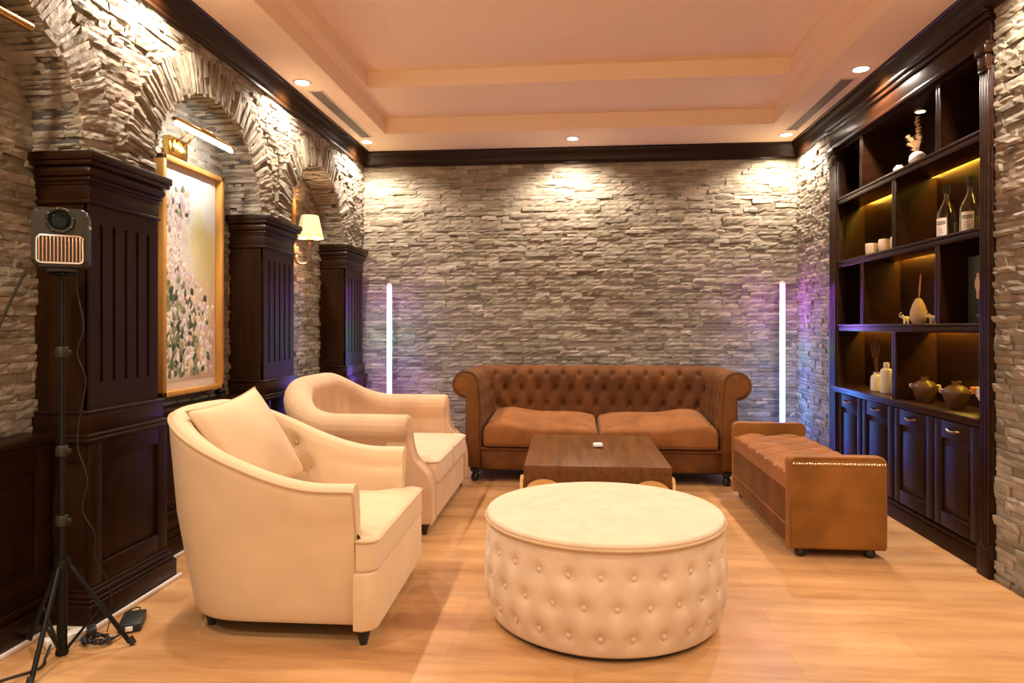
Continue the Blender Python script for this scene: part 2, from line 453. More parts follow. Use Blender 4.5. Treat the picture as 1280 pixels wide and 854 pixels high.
# piers behind the columns
for y0, y1 in ((2.60, 3.03), (4.16, 4.59), (5.71, YB)): wl.box(XN, XL, y0, y1, 0, ARCH_Z)
wall_left = struct(wl.build('wall_left', M['grout'], smooth=False))
sl = MB()
def cut_face(z):
    segs = [(1.40, YB-.012)]
    for c in ARCHES:
        R = ARCH_R+RING*.93; dz = z-ARCH_Z
        if abs(dz) >= R: continue
        h = math.sqrt(R*R-dz*dz); new = []
        for a, b in segs:
            if c+h <= a or c-h >= b: new.append((a, b)); continue
            if c-h > a: new.append((a, c-h))
            if c+h < b: new.append((c+h, b))
        segs = new
    return [s for s in segs if s[1]-s[0] > .012]
patch(sl, (XL, 0, 0), Y, Z, X, 0, 0, ARCH_Z-.02, ZC-.02, cut=cut_face, dep=(.004, .022), lmin=.07, lmax=.19, rowh=.031)
for c in ARCHES:
    # radial voussoirs
    a = 0.0
    while a < PI-.004:
        da = rnd.uniform(.030, .052)
        if PI-a-da < .02: da = PI-a
        am = a+da/2
        rv = Vector((0, math.cos(am), math.sin(am))); tv = Vector((0, -math.sin(am), math.cos(am)))
        O = Vector((XL, c, ARCH_Z)); wdt = (ARCH_R+RING*.5)*da
        ext = RING+rnd.uniform(-.012, .015); r0 = ARCH_R+rnd.uniform(-.006, .008)
        sp = rnd.choice([1, 1, 2]); x = r0
        for q in range(sp):
            x2 = r0+ext*((q+1)/sp if sp == 1 or q else rnd.uniform(.35, .65)) if q < sp-1 else ARCH_R+ext
            stone(sl, O, rv, tv, X, x, x2, -wdt*.49, wdt*.49, rnd.uniform(.008, .032)); x = x2
        # soffit courses
        wi = ARCH_R*da
        xs = [XN]
        while xs[-1] < XL-.02:
            xs.append(min(XL+.016, xs[-1]+rnd.uniform(.07, .20)))
            if XL-xs[-1] < .05: xs[-1] = XL+rnd.uniform(.006, .022)
        for xa, xb in zip(xs[:-1], xs[1:]):
            stone(sl, Vector((0, c, ARCH_Z))+rv*(ARCH_R+.004), X, tv, -rv, xa, xb, -wi*.49, wi*.49, rnd.uniform(.004, .02), jit=.003)
        a += da
# niche back walls
patch(sl, (XN, 0, 0), Y, Z, X, 1.49, 2.64, .70, 2.46, dep=(.004, .022))
patch(sl, (XN, 0, 0), Y, Z, X, 3.0, 4.2, .70, 2.46, dep=(.004, .022))
patch(sl, (XN, 0, 0), Y, Z, X, 4.56, 5.74, .70, 2.46, dep=(.004, .022))
sl.build('stone_cladding', M['stone'], wall_left, smooth=False)

# floor and ceiling
struct(MB().box(XL-.3, XR+.5, Y0, YB+.1, -.06, 0).build('floor', M['floor'], smooth=False))
cl = MB()
XI, YF = 1.595, 5.66
def ring_box(x0, x1, y0, y1, X0, X1, Yb, Yt, z0, z1):
    cl.box(X0, x0, Yb, Yt, z0, z1); cl.box(x1, X1, Yb, Yt, z0, z1); cl.box(x0, x1, Yb, y0, z0, z1); cl.box(x0, x1, y1, Yt, z0, z1)
ring_box(-XI, XI, -.6, YF, XL-.3, XR+.5, Y0, YB+.1, ZC, ZC+.13)
ring_box(-1.52, 1.50, -.5, 4.92, XL-.3, XR+.5, Y0, YB+.1, ZC+.13, ZC+.25)
# gentle slope up to the flat middle
for (a, b) in ((( -1.53, -1.15), None), ((1.51, 1.13), None)):
    cl.prism([(a[0], ZC+.25), (a[1], ZC+.275), (a[0], ZC+.275)], Y0, YB, 'y')
cl.prism([(4.93, ZC+.25), (4.93, ZC+.275), (4.50, ZC+.275)], -1.5, 1.5, 'x')
cl.box(XL-.3, XR+.5, Y0, YB+.1, ZC+.274, ZC+.35)
struct(cl.build('ceiling', M['ceiling'], smooth=False))

# crown mouldings
CROWN = [(0, -.135), (.022, -.135), (.022, -.118), (.034, -.112), (.040, -.095), (.052, -.070), (.075, -.045), (.102, -.030), (.108, -.012), (.122, -.008), (.122, 0), (0, 0)]
struct(MB().prism([(XL+.02+d*.55, ZC+z-.001) for d, z in CROWN], Y0, YB, 'y').build('trim_1', M['dark_wood_h']))
struct(MB().prism([(YB-.02-d*.55, ZC+z-.001) for d, z in CROWN], XL+.02, XR, 'x').build('trim_2', M['dark_wood_x']))
struct(MB().prism([(XR-.015-d*.55, ZC+z-.001) for d, z in CROWN], Y0, YB-.02, 'y').build('trim_3', M['dark_wood_h']))

# wainscot in the niches
def wainscot(name, y0, y1):
    w = MB()
    w.box(XN-.01, -2.105, y0, y1, .0, .74)
    w.box(XN-.01, -2.06, y0, y1, .0, .10, .004); w.box(XN-.01, -2.075, y0, y1, .10, .135, .008); w.box(XN-.01, -2.09, y0, y1, .135, .155, .006)
    w.box(XN-.01, -2.052, y0, y1, .745, .775, .008); w.box(XN-.01, -2.075, y0, y1, .715, .745, .008)
    n = max(1, round((y1-y0)/.75)); s = (y1-y0)/n
    for i in range(n):
        a, b = y0+i*s, y0+(i+1)*s
        for (p, q, r, t) in ((a, a+.07, .155, .716), (b-.07, b, .155, .716), (a+.0695, b-.0695, .155, .235), (a+.0695, b-.0695, .64, .716)): w.box(-2.11, -2.085, p, q, r, t, .003)
        w.box(-2.11, -2.093, a+.11, b-.11, .275, .60, .008)
    return struct(w.build(name, M['dark_wood_h']))
wainscot('trim_4', 1.49, 2.55); wainscot('trim_5', 3.08, 4.12); wainscot('trim_6', 4.64, 5.66)
# thin white strip at the foot of the panelling
ws = MB()
for a, b in ((1.49, 2.525), (3.105, 4.085), (4.665, 5.635)): ws.box(-2.06, -2.045, a, b, 0, .018, .004)
for c in COLS: 
    yb = min(c+.29, YB-.03)
    ws.box(-1.89, -1.874, c-.305, yb+.016, 0, .018, .004); ws.box(-2.06, -1.874, c-.306, c-.29, 0, .018, .004)
struct(ws.build('baseboard_left', M['white_trim']))
# right wall floor line is bare stone

# ------------------------------------------------------------------ columns
def column(yc, label):
    t = thing('wooden_column', label, 'column', (XL, yc, 0), 0, 'fluted columns along the left wall')
    def bx(mb, x, hy, z0, z1, bev=.004): mb.box(XN+.008-XL, x-XL, -hy, min(hy, YB-.035-yc), z0, z1, bev)
    b = MB(); bx(b, -1.893, .29, 0, .095); bx(b, -1.900, .283, .095, .112, .007); bx(b, -1.908, .276, .112, .135, .01); bx(b, -1.915, .268, .135, .15, .006)
    b.build('base', M['dark_wood_h'], t)
    p = MB(); bx(p, -1.935, .250, .145, .745, .002)
    # frame of the recessed panel, on the room side
    for (y0, y1, z0, z1) in ((-.26, -.19, .15, .735), (.19, .26, .15, .735), (-.1905, .1905, .15, .235), (-.1905, .1905, .655, .735)):
        p.box(-1.94-XL, -1.922-XL, y0, min(y1, YB-.035-yc), z0, z1, .003)
    # and towards the door
    p.box(XN+.012-XL, -1.941-XL, -.258, -.245, .15, .235, .002); p.box(XN+.012-XL, -1.941-XL, -.258, -.245, .655, .735, .002)
    p.build('pedestal', M['dark_wood'], t)
    l = MB(); bx(l, -1.905, .278, .735, .752, .005); bx(l, -1.915, .266, .752, .768, .006); bx(l, -1.935, .248, .765, .850, .003); bx(l, -1.927, .255, .846, .860, .006)
    l.build('ledge', M['dark_wood_h'], t)
    s = MB(); bx(s, -1.966, .215, .858, 1.715, .0)
    hy = .23
    ys = [-.155, -.0775, 0, .0775, .155]; fw = .0095
    s.box(-1.97-XL, -1.95-XL, -hy, min(hy, YB-.035-yc), .858, .97, .0); s.box(-1.97-XL, -1.95-XL, -hy, min(hy, YB-.035-yc), 1.62, 1.715, .0)
    edges = [-hy]+[e for y in ys for e in (y-fw, y+fw)]+[min(hy, YB-.035-yc)]
    for i in range(0, len(edges), 2): s.box(-1.965-XL, -1.95-XL, edges[i], edges[i+1], .9699, 1.6201, 0)
    bx(s, -1.958, hy, .858, 1.715, 0)
    s.build('shaft', M['dark_wood'], t)
    c = MB(); bx(c, -1.938, .240, 1.695, 1.712, .006); bx(c, -1.947, .233, 1.71, 1.775, .002)
    bx(c, -1.942, .238, 1.772, 1.787, .004); bx(c, -1.934, .246, 1.785, 1.805, .008); bx(c, -1.920, .260, 1.80, 1.85, .024); bx(c, -1.911, .270, 1.846, 1.868, .008); bx(c, -1.905, .276, 1.866, 1.90, .004)
    c.build('cornice', M['dark_wood_h'], t)
    return t
column(COLS[0], 'nearest dark wood fluted column, behind the black tripod')
column(COLS[1], 'middle dark wood fluted column, to the right of the gilt framed painting')
column(COLS[2], 'farthest dark wood fluted column, in the corner by the stone back wall')

# ------------------------------------------------------------------ downlights and vents
def spot(x, y, e, z=ZC-.03, ang=146, col=(1, .85, .70), r=.035, blend=.55, parent=None):
    l = bpy.data.lights.new('downlight_beam', 'SPOT'); l.energy = e; l.spot_size = math.radians(ang); l.spot_blend = blend
    l.color = col; l.shadow_soft_size = r
    o = bpy.data.objects.new('downlight_beam', l); COL.objects.link(o)
    if parent: o.parent = parent; o.location = (0, 0, z-ZC)
    else: o.location = (x, y, z)
    return o
E_SPOT = 70
DL = [(-1.81, 4.41, 'round ceiling downlight on the left, beside the near end of an air vent'),
      (-1.825, 5.88, 'round ceiling downlight in the far left corner by the vent end'),
      (-.014, 5.94, 'round ceiling downlight centred over the brown button-back sofa'),
      (1.79, 5.98, 'round ceiling downlight in the far right corner by the vent end'),
      (1.805, 4.50, 'round ceiling downlight in front of the bookcase, beside the near end of a vent')]
ring = MB().lathe([(.043, -.004), (.050, -.008), (.060, -.006), (.063, 0), (.045, 0), (.043, -.004)], seg=32, cap=False)
lens = MB().lathe([(0, -.003), (.03, -.003), (.044, -.003), (.044, 0), (0, 0)], seg=32)
proto = None
for x, y, lab in DL:
    if proto is None:
        proto = thing('recessed_downlight', lab, 'ceiling light', (x, y, ZC), 0, 'recessed downlights')
        ring.build('trim_ring', M['white_trim'], proto); lens.build('lens', M['led'], proto); d = proto
    else: d = dup(proto, (x, y, ZC), lab)
for x, y, lab in DL: spot(x, y, E_SPOT)
for x in (-1.81, 1.805):
    for y in (2.95, 1.45): spot(x, y, E_SPOT)
spot(-1.81, 0, E_SPOT); spot(1.805, 0, E_SPOT)

def vent(x, y0, y1, label):
    t = thing('air_vent', label, 'air vent', (x, (y0+y1)/2, ZC), 0, 'slot air vents in the ceiling border')
    h = (y1-y0)/2; w = .055
    f = MB()
    f.box(-w, -w+.012, -h, h, -.006, 0, .002); f.box(w-.012, w, -h, h, -.006, 0, .002); f.box(-w, w, -h, -h+.012, -.006, 0, .002); f.box(-w, w, h-.012, h, -.006, 0, .002)
    f.build('frame', M['white_trim'], t)
    MB().box(-w+.01, w-.01, -h+.01, h-.01, -.002, 0).build('backing', M['vent_dark'], t)
    for k in range(4):
        xx = -w+.022+k*.0218
        MB().box(xx-.006, xx+.006, -h+.012, h-.012, -.006, -.001, .001).build('slat', M['vent'], t)
vent(-1.785, 4.57, 5.75, 'long slotted air vent in the ceiling border, left side')
vent(1.795, 4.66, 5.86, 'long slotted air vent in the ceiling border, right side above the bookcase')

# ------------------------------------------------------------------ painting and picture lights
pt = thing('framed_painting', 'tall gilt-framed abstract flower painting hung in the arched niche', 'painting', (XN, 3.64, .83))
fy, fz = .305, 1.265
fr = MB()
for (a, b, c, d) in ((-fy, -fy+.028, 0, fz), (fy-.028, fy, 0, fz), (-fy, fy, 0, .028), (-fy, fy, fz-.028, fz)): fr.box(.03, .085, a, b, c, d, .003)
fr.build('frame', M['gold_frame'], pt)
MB().box(.03, .045, -fy+.02, fy-.02, .02, fz-.02).build('mat', M['mat'], pt)
MB().box(.045, .056, -fy+.05, fy-.05, .075, fz-.055, .002).build('canvas', M['canvas'], pt)
dabs = MB(); cols = []
dr = random.Random(3)
def dab(y, z, l, w, ang, c):
    n0 = len(dabs.f)
    ca, sa = math.cos(ang), math.sin(ang)
    vs = []; 
    for k in range(8):
        a = 2*PI*k/8; p, q = l*math.cos(a)*(1 if math.cos(a) > 0 else .8), w*math.sin(a)
        vs.append((.0555, y+p*ca-q*sa, z+p*sa+q*ca))
    vs.append((.0555+dr.uniform(.0015, .0035), y+l*.2*ca, z+l*.2*sa))
    dabs.add(vs, [(k, (k+1) % 8, 8) for k in range(8)]); cols.extend([c]*(len(dabs.f)-n0))
PAL_F = [(.80, .76, .72), (.78, .66, .60), (.80, .72, .45), (.82, .80, .76), (.70, .58, .62), (.78, .55, .42), (.80, .77, .70), (.62, .56, .60)]
PAL_L = [(.05, .085, .035), (.11, .155, .07), (.22, .24, .13), (.32, .33, .20)]
for k in range(760):
    u = dr.random(); z = .11+dr.random()**1.5*1.03
    right = .235 if z < .55 else max(-.10, .16-(z-.55)*1.6)
    if z > .95: right = -.02
    y = -.235+(right+.235)*dr.random()**1.15
    y = min(y, .235)
    if z > 1.15: continue
    leaf = dr.random() < (.55 if z < .60 and y < -.06 else .32 if z < .60 and y < .08 else .07)
    dens = 1-.75*smoothstep(.02, .22, y)
    if dr.random() > dens: continue
    c = dr.choice(PAL_L if leaf else PAL_F)
    q = 1.25 if leaf else 1.0
    dab(y, z, q*dr.uniform(.022, .042), q*dr.uniform(.013, .023), dr.uniform(PI*.25, PI*.75), c)
do = dabs.build('paint_dabs', M['dabs'], pt, smooth=False)
ca = do.data.color_attributes.new('Col', 'FLOAT_COLOR', 'CORNER')
li = 0
for p in do.data.polygons:
    c = cols[p.index] if p.index < len(cols) else (.8, .7, .6)
    for q in p.loop_indices: ca.data[q].color = (*c, 1)

def picture_light(yc, z, label, energy):
    t = thing('picture_light', label, 'picture light', (XN, yc, z), 0, 'brass picture lights')
    MB().box(.012, .05, -.085, .085, -.055, .055, .006).box(.045, .062, -.07, .07, -.04, .04, .008).build('mount_plate', M['brass'], t)
    for s in (-.035, .035): MB().tube([(.05, s, .02), (.09, s, .05), (.12, s, .095), (.17, s, .10), (.20, s, .065)], .006, 8, 5).build('arm', M['brass'], t)
    h = MB().lathe([(0, -.30), (.010, -.30), (.010, .30), (0, .30)], seg=16, mtx=Matrix.Translation((.205, 0, .066)) @ Matrix.Rotation(PI/2, 4, 'X'))
    h.box(.19, .222, -.30, .30, .062, .082, .006); h.box(.185, .225, -.07, .07, .078, .09, .003)
    h.build('lamp_housing', M['brass'], t)
    MB().lathe([(0, -.28), (.008, -.28), (.008, .28), (0, .28)], seg=12, mtx=Matrix.Translation((.203, 0, .052)) @ Matrix.Rotation(PI/2, 4, 'X')).build('light_tube', M['picture_led'], t)
picture_light(3.53, 2.165, 'brass picture light with a glowing tube above the flower painting', 5)
# the neighbouring niche nearer the camera, only the end of its lamp shows
t2 = thing('picture_light', 'brass picture light whose tip shows at the top left edge of the photo', 'picture light', (XN, 2.035, 2.235), 0, 'brass picture lights')
MB().box(.012, .05, -.085, .085, -.055, .055, .006).build('mount_plate', M['brass'], t2)
MB().tube([(.05, 0, .02), (.09, 0, .05), (.12, 0, .095), (.17, 0, .10), (.20, 0, .075)], .006, 8, 5).build('arm', M['brass'], t2)
MB().lathe([(0, -.30), (.014, -.30), (.016, -.29), (.016, .29), (.014, .30), (0, .30)], seg=16, mtx=Matrix.Translation((.205, 0, .062)) @ Matrix.Rotation(PI/2, 4, 'X')).build('lamp_housing', M['brass'], t2)
# small dark plug on the stone under the painting
pg = MB().lathe([(.016, 0), (.018, .004), (.018, .03), (.010, .036), (.010, .055), (0, .056)], seg=14, mtx=Matrix.Translation((XN+.02, 3.98, .80)) @ Matrix.Rotation(PI/2, 4, 'Y'))
tag(pg.build('power_plug', M['black']), 'small black plug on the stone wall below the painting corner', 'plug')

# wall sconce
ws_ = thing('wall_sconce', 'lit wall sconce with a cream shade in the far arched niche', 'wall lamp', (XN, 5.12, 1.82))
MB().box(.012, .04, -.06, .00, -.11, .50, .006).build('backplate', M['gold_frame'], ws_)
MB().tube([(.04, -.03, -.07), (.06, -.03, -.12), (.10, -.02, -.14), (.135, 0, -.12), (.15, 0, -.06), (.15, 0, .06)], .008, 10, 6).build('arm', M['bronze'], ws_)
MB().lathe([(0, -.004), (.03, 0), (.034, .01), (.014, .02), (.012, .07), (0, .075)], (.15, 0, .04), 20).build('candle_cup', M['bronze'], ws_)
MB().lathe([(.105, .06), (.066, .235), (.063, .235), (.102, .06)], (.15, 0, 0), 32, cap=False).build('lamp_shade', M['shade'], ws_)
l = bpy.data.lights.new('sconce_bulb', 'POINT'); l.energy = 7; l.color = (1, .66, .36); l.shadow_soft_size = .02
o = bpy.data.objects.new('sconce_bulb', l); COL.objects.link(o); o.parent = ws_; o.location = (.15, 0, .15)

# ------------------------------------------------------------------ light tubes in the corners
def light_tube(x, y, mat, label, rz):
    t = thing('light_tube', label, 'floor lamp', (x, y, 0), rz, 'corner light tubes')
    MB().lathe([(0, 0), (.11, 0), (.11, .014), (.10, .02), (.02, .022), (0, .022)], seg=32).build('base', M['black_metal'], t)
    MB().box(-.014, .014, .008, .022, .02, 1.585, .003).build('back_rail', M['white'], t)
    MB().lathe([(0, .03), (.020, .03), (.020, 1.57), (0, 1.57)], seg=20).build('glowing_tube', mat, t)
    MB().lathe([(0, 1.57), (.022, 1.57), (.022, 1.592), (0, 1.594)], seg=20).build('end_cap', M['white'], t)
light_tube(-1.686, 6.12, M['tube_left'], 'glowing upright light tube between the far column and the brown sofa', 0)
light_tube(1.800, 6.12, M['tube_right'], 'glowing upright light tube behind the tufted bench, near the bookcase', 0)

# ------------------------------------------------------------------ bookcase
XF, XBK = 1.965, 2.22
bk = thing('bookcase', 'tall dark wood built-in bookcase with lit shelves and lower doors', 'bookcase', (XF, 4.45, 0))
def L(x): return x-XF
def Lb(y): return y-4.45
def bbox(mb, x0, x1, y0, y1, z0, z1, bev=.003): mb.box(L(x0), L(x1), Lb(y0), Lb(y1), z0, z1, bev); return mb
for (y0, y1) in ((3.425, 3.512), (5.335, 5.478)):
    p = MB(); bbox(p, 1.968, 2.03, y0, y1, .14, 2.44, .003)
    w = (y1-y0)
    for k in range(4):
        a = y0+w*(.08+.23*k); bbox(p, 1.956, 1.972, a, a+w*.15, .16, 2.43, .004)
    p.build('post', M['shelf_wood'], bk)
    p = MB(); bbox(p, 1.950, 2.03, y0-.006, y1+.006, 0, .14, .004); bbox(p, 1.956, 2.03, y0-.003, y1+.003, .138, .16, .006); p.build('post_foot', M['dark_wood'], bk)
    p = MB(); bbox(p, 1.935, 2.03, y0, y1, 2.50, 2.545, .006); bbox(p, 1.945, 2.03, y0+.010, y1-.010, 2.435, 2.505, .004); bbox(p, 1.95, 2.03, y0+.004, y1-.004, 2.42, 2.436, .004); p.build('corbel', M['shelf_wood'], bk)
p = MB(); bbox(p, 1.975, 2.24, 3.42, 3.44, 0, 2.55); p.build('side_panel', M['dark_wood'], bk)
p = MB(); bbox(p, 1.975, 2.24, 5.46, 5.485, 0, 2.55); p.build('side_panel', M['dark_wood'], bk)
p = MB(); bbox(p, XBK, XBK+.02, 3.43, 5.47, 0, 2.6, 0); p.build('back_panel', M['shelf_wood'], bk)
p = MB(); bbox(p, 1.962, 2.24, 3.425, 5.48, 2.545, 2.72, .003); bbox(p, 1.940, 1.99, 3.42, 5.485, 2.535, 2.56, .008); bbox(p, 1.945, 1.99, 3.42, 5.485, 2.665, 2.70, .008); bbox(p, 1.93, 1.99, 3.42, 5.485, 2.695, 2.72, .006)
p.build('frieze', M['shelf_wood'], bk)
p = MB(); bbox(p, 1.985, 2.22, 3.44, 5.46, 2.52, 2.545, 0); p.build('top_board', M['dark_wood'], bk)
SHELF = [2.158, 1.687, 1.215]
for z in SHELF:
    p = MB(); bbox(p, 1.975, XBK-.03, 3.44, 5.46, z-.045, z, .002); bbox(p, XBK-.032, XBK, 3.44, 5.46, z-.012, z, 0); bbox(p, 1.964, 1.98, 3.512, 5.335, z-.018, z, .005); bbox(p, 1.967, 1.98, 3.512, 5.335, z-.05, z-.020, .005)
    p.build('shelf', M['shelf_wood'], bk)
p = MB(); bbox(p, 1.962, XBK, 3.44, 5.46, .722, .752, .003); bbox(p, 1.945, 1.98, 3.512, 5.40, .728, .752, .008); bbox(p, 1.955, 1.98, 3.512, 5.40, .706, .730, .008)
p.build('counter', M['shelf_wood'], bk)
ROWS = [(2.158, 2.52, (4.915, 3.913)), (1.687, 2.113, (4.43,)), (1.215, 1.642, (4.90, 3.92)), (.752, 1.170, (4.43,))]
for z0, z1, ys in ROWS:
    for y in ys:
        p = MB(); bbox(p, 1.98, XBK, y-.012, y+.012, z0, z1, 0); bbox(p, 1.970, 1.982, y-.024, y-.003, z0, z1, .004); bbox(p, 1.970, 1.982, y+.003, y+.024, z0, z1, .004); bbox(p, 1.973, 1.984, y-.022, y+.022, z0, z1, 0)
        p.build('divider', M['shelf_wood'], bk)
# led strips under the shelves at the back
def strip(y0, y1, z):
    p = MB(); bbox(p, XBK-.026, XBK-.006, y0, y1, z+.027, z+.0325, 0); p.build('led_strip', M['warm_led'], bk)
for a_, b_, z_ in ((4.46, 5.45, 2.113), (3.46, 4.40, 2.113), (3.95, 4.87, 1.642), (4.46, 5.45, 1.170), (3.46, 4.40, 1.170)): strip(a_, b_, z_)
p = MB().lathe([(0, -.012), (.034, -.012), (.040, -.008), (.040, 0)], (L(2.10), Lb(4.37), 2.52), 24); p.build('puck_light', M['bronze'], bk)
p = MB().lathe([(0, -.014), (.027, -.014), (.027, -.011)], (L(2.10), Lb(4.37), 2.52), 24, cap=False); p.build('puck_lens', M['puck'], bk)
s = spot(0, 0, 3.0, ang=70); s.location = (2.09, 4.36, 2.49); s.data.color = (1, .72, .42)
# lower cabinet
p = MB(); bbox(p, 1.995, XBK, 3.44, 5.46, .0, .72, 0); bbox(p, 1.978, 2.0, 3.512, 5.335, 0, .085, .004); bbox(p, 1.982, 2.0, 3.512, 5.335, .085, .115, .01)
p.build('cabinet_body', M['dark_wood'], bk)
DOORS = [(3.530, 3.953), (3.960, 4.425), (4.435, 4.895), (4.905, 5.335)]
for i, (a, b) in enumerate(DOORS):
    d = MB(); bbox(d, 1.982, 1.996, a+.004, b-.004, .128, .700, .003)
    for (p0, p1, q0, q1) in ((a+.004, a+.075, .128, .70), (b-.075, b-.004, .128, .70), (a+.0745, b-.0745, .128, .205), (a+.0745, b-.0745, .605, .70)): bbox(d, 1.970, 1.985, p0, p1, q0, q1, .003)
    bbox(d, 1.974, 1.986, a+.105, b-.105, .24, .57, .011)
    door = d.build('door', M['dark_wood'], bk)
    c = (a+b)/2
    h = MB().tube([(L(1.972), Lb(c-.055), .655), (L(1.955), Lb(c-.052), .657), (L(1.948), Lb(c-.02), .650), (L(1.948), Lb(c+.02), .650), (L(1.955), Lb(c+.052), .657), (L(1.972), Lb(c+.055), .655)], .0065, 8, 5)
    h.build('handle', M['bronze'], door)

# ------------------------------------------------------------------ things on the shelves
S1, S2, S3, S4 = 2.1585, 1.6875, 1.2155, .7525
# pampas vase
t = thing('flower_vase', 'round white vase with feathery pampas plume on the top shelf', 'vase', (2.05, 4.30, S1))
MB().lathe([(0, 0), (.026, 0), (.040, .014), (.047, .040), (.043, .066), (.028, .084), (.014, .089), (.012, .086), (0, .08)], seg=28).build('body', M['ceramic'], t)
pm = MB(); pr = random.Random(5)
def plume(p0, p1, p2, n, ln, th):
    pts = catmull([p0, p1, p2], 8)
    pm.tube(pts, .002, 5)
    for k in range(n):
        f = .25+.75*pr.random(); q = pts[min(int(f*(len(pts)-1)), len(pts)-1)]
        d = Vector((pr.uniform(-1, 1), pr.uniform(-1, 1), pr.uniform(.2, 1.3))).normalized()
        e = ln*pr.uniform(.5, 1)*(1.15-f*.5)
        pm.tube([q, q+d*e*.6+Vector((0, 0, .004)), q+d*e+Vector((0, 0, -.004))], th, 4, taper=lambda s: 1-.85*s)
plume(Vector((0, 0, .07)), Vector((0, -.012, .17)), Vector((.0, .012, .30)), 170, .036, .0024)
plume(Vector((0, 0, .07)), Vector((-.01, .03, .14)), Vector((-.02, .085, .20)), 120, .040, .0024)
plume(Vector((0, 0, .07)), Vector((-.01, .03, .12)), Vector((-.02, .075, .15)), 70, .034, .0024)
plume(Vector((0, 0, .07)), Vector((0, -.03, .14)), Vector((0, -.045, .16)), 12, .03, .001)
pm.build('pampas_plume', M['pampas'], t)
t = MB().lathe([(0, 0), (.018, 0), (.030, .010), (.034, .026), (.028, .040), (.018, .045), (.018, .052), (.014, .052), (.013, .045), (0, .04)], (0, 0, 0), 24).build('small_pot', M['ceramic'])
t.location = (2.03, 4.49, S1); tag(t, 'small squat white pot left of the pampas vase, top shelf', 'pot')
# cups
def fluted(prof, seg=40, amp=.02, nf=20):
    m = MB(); n = len(prof)
    def fn(u, v):
        j = v*(n-1); i = min(int(j), n-2); f = j-i
        r = prof[i][0]*(1-f)+prof[i+1][0]*f; z = prof[i][1]*(1-f)+prof[i+1][1]*f
        a = 2*PI*u; r *= 1+amp*math.cos(nf*a); return (r*math.cos(a), r*math.sin(a), z)
    m.grid(fn, seg*3, (n-1)*3+1, cu=True); return m
cp = [(.001, 0), (.030, 0), (.036, .03), (.037, .055), (.034, .082), (.031, .094), (.028, .094), (.030, .07), (.028, .01), (.001, .008)]
cp2 = [(.001, 0), (.031, 0), (.035, .02), (.037, .05), (.037, .080), (.034, .086), (.032, .084), (.033, .05), (.028, .01), (.001, .008)]
c = fluted(cp2, amp=.008).build('cup', M['ceramic_warm']); c.location = (2.05, 4.94, S2); tag(c, 'shorter straight cream cup, leftmost of the cups on the second shelf', 'cup', 'cream cups on the second shelf')
c1 = fluted(cp, amp=.02).build('cup', M['ceramic_warm']); c1.location = (2.06, 4.765, S2); tag(c1, 'ribbed barrel shaped cream cup beside the shorter cup on the second shelf', 'cup', 'cream cups on the second shelf')
c2 = c1.copy(); COL.objects.link(c2); c2.location = (2.075, 4.625, S2); c2['label'] = 'cream cup mostly hidden behind the divider on the second shelf'
# bottles
def bottle(y, x, label, rot, lab_mat, band, group):
    t = thing('glass_bottle', label, 'bottle', (x, y, S2), rot, group)
    pr = [(0, .006), (.044, 0), (.050, .006), (.050, .125), (.047, .145), (.036, .170), (.022, .200), (.015, .220), (.0135, .235), (.0135, .262), (.016, .264), (.016, .272), (.011, .272)]
    inn = [(.0105, .268), (.0105, .222), (.018, .198), (.032, .168), (.0435, .143), (.046, .123), (.046, .012), (0, .012)]
    MB().lathe(pr+inn, seg=40).build('glass_body', M['glass'], t)
    MB().lathe([(0, .25), (.0178, .25), (.0178, .296), (.014, .30), (0, .30)], seg=20).build('stopper', M['ink'], t)
    def curved(a0, a1, z0, z1, r, name, mat):
        m = MB()
        def fn(u, v):
            a = a0+(a1-a0)*u; return (r*math.cos(a), r*math.sin(a), z0+(z1-z0)*v)
        m.grid(fn, 12, 2); m.grid(lambda u, v: tuple(Vector(fn(u, v))*1.0-Vector((.0004*math.cos(a0), .0004*math.sin(a0), 0))), 12, 2)
        return m.build(name, mat, t)
    lb = curved(-.62, .62, .014, .112, .0507, 'paper_label', lab_mat)
    if band:
        bd = curved(-.50, .50, .076, .094, .0512, 'label_band', M['ink']); bd.parent = lb
        lt = MB()
        for k in range(7):
            a = -.40+k*.133
            lt.grid(lambda u, v: (.0515*math.cos(a+(u-.5)*.06), .0515*math.sin(a+(u-.5)*.06), .080+.010*v), 3, 2)
        z = lt.build('lettering', M['label'], t); z.parent = lb
        for k in range(3): 
            q = curved(-.42, .30-.1*k, .030+k*.012, .0325+k*.012, .0511, 'small_print', M['vent']); q.parent = lb
    curved(2.2, 3.0, .014, .092, .0507, 'side_label', M['label_orange'] if not band else M['ceramic_warm'])
    return t
G = 'bottles on the second shelf'
bottle(4.005, 2.065, 'clear glass bottle with white label, left of the pair on the second shelf', PI+.45, M['label'], True, G)
bottle(3.795, 2.075, 'clear glass bottle with white label, right of the pair on the second shelf', PI+.75, M['label'], True, G)
bottle(3.635, 2.10, 'bottle with an orange label half hidden behind the near bookcase post', PI+.9, M['label_orange'], False, G)
# teardrop vase
t = thing('teardrop_vase', 'beige teardrop vase with one pink dried stem on the third shelf', 'vase', (2.07, 4.33, S3))
MB().lathe([(0, 0), (.028, 0), (.040, .016), (.047, .045), (.045, .075), (.035, .11), (.022, .140), (.014, .153), (.010, .153), (.012, .14), (0, .13)], seg=32).build('body', M['ceramic_warm'], t)
MB().tube([(0, 0, .10), (0, -.006, .17), (0, -.012, .20), (0, -.024, .28), (0, -.030, .30)], .005, 7, 5, taper=lambda s: .3+.7*math.sin(PI*min(1, s*1.0)*.9+.05)).build('dried_stem', M['pink_stem'], t)
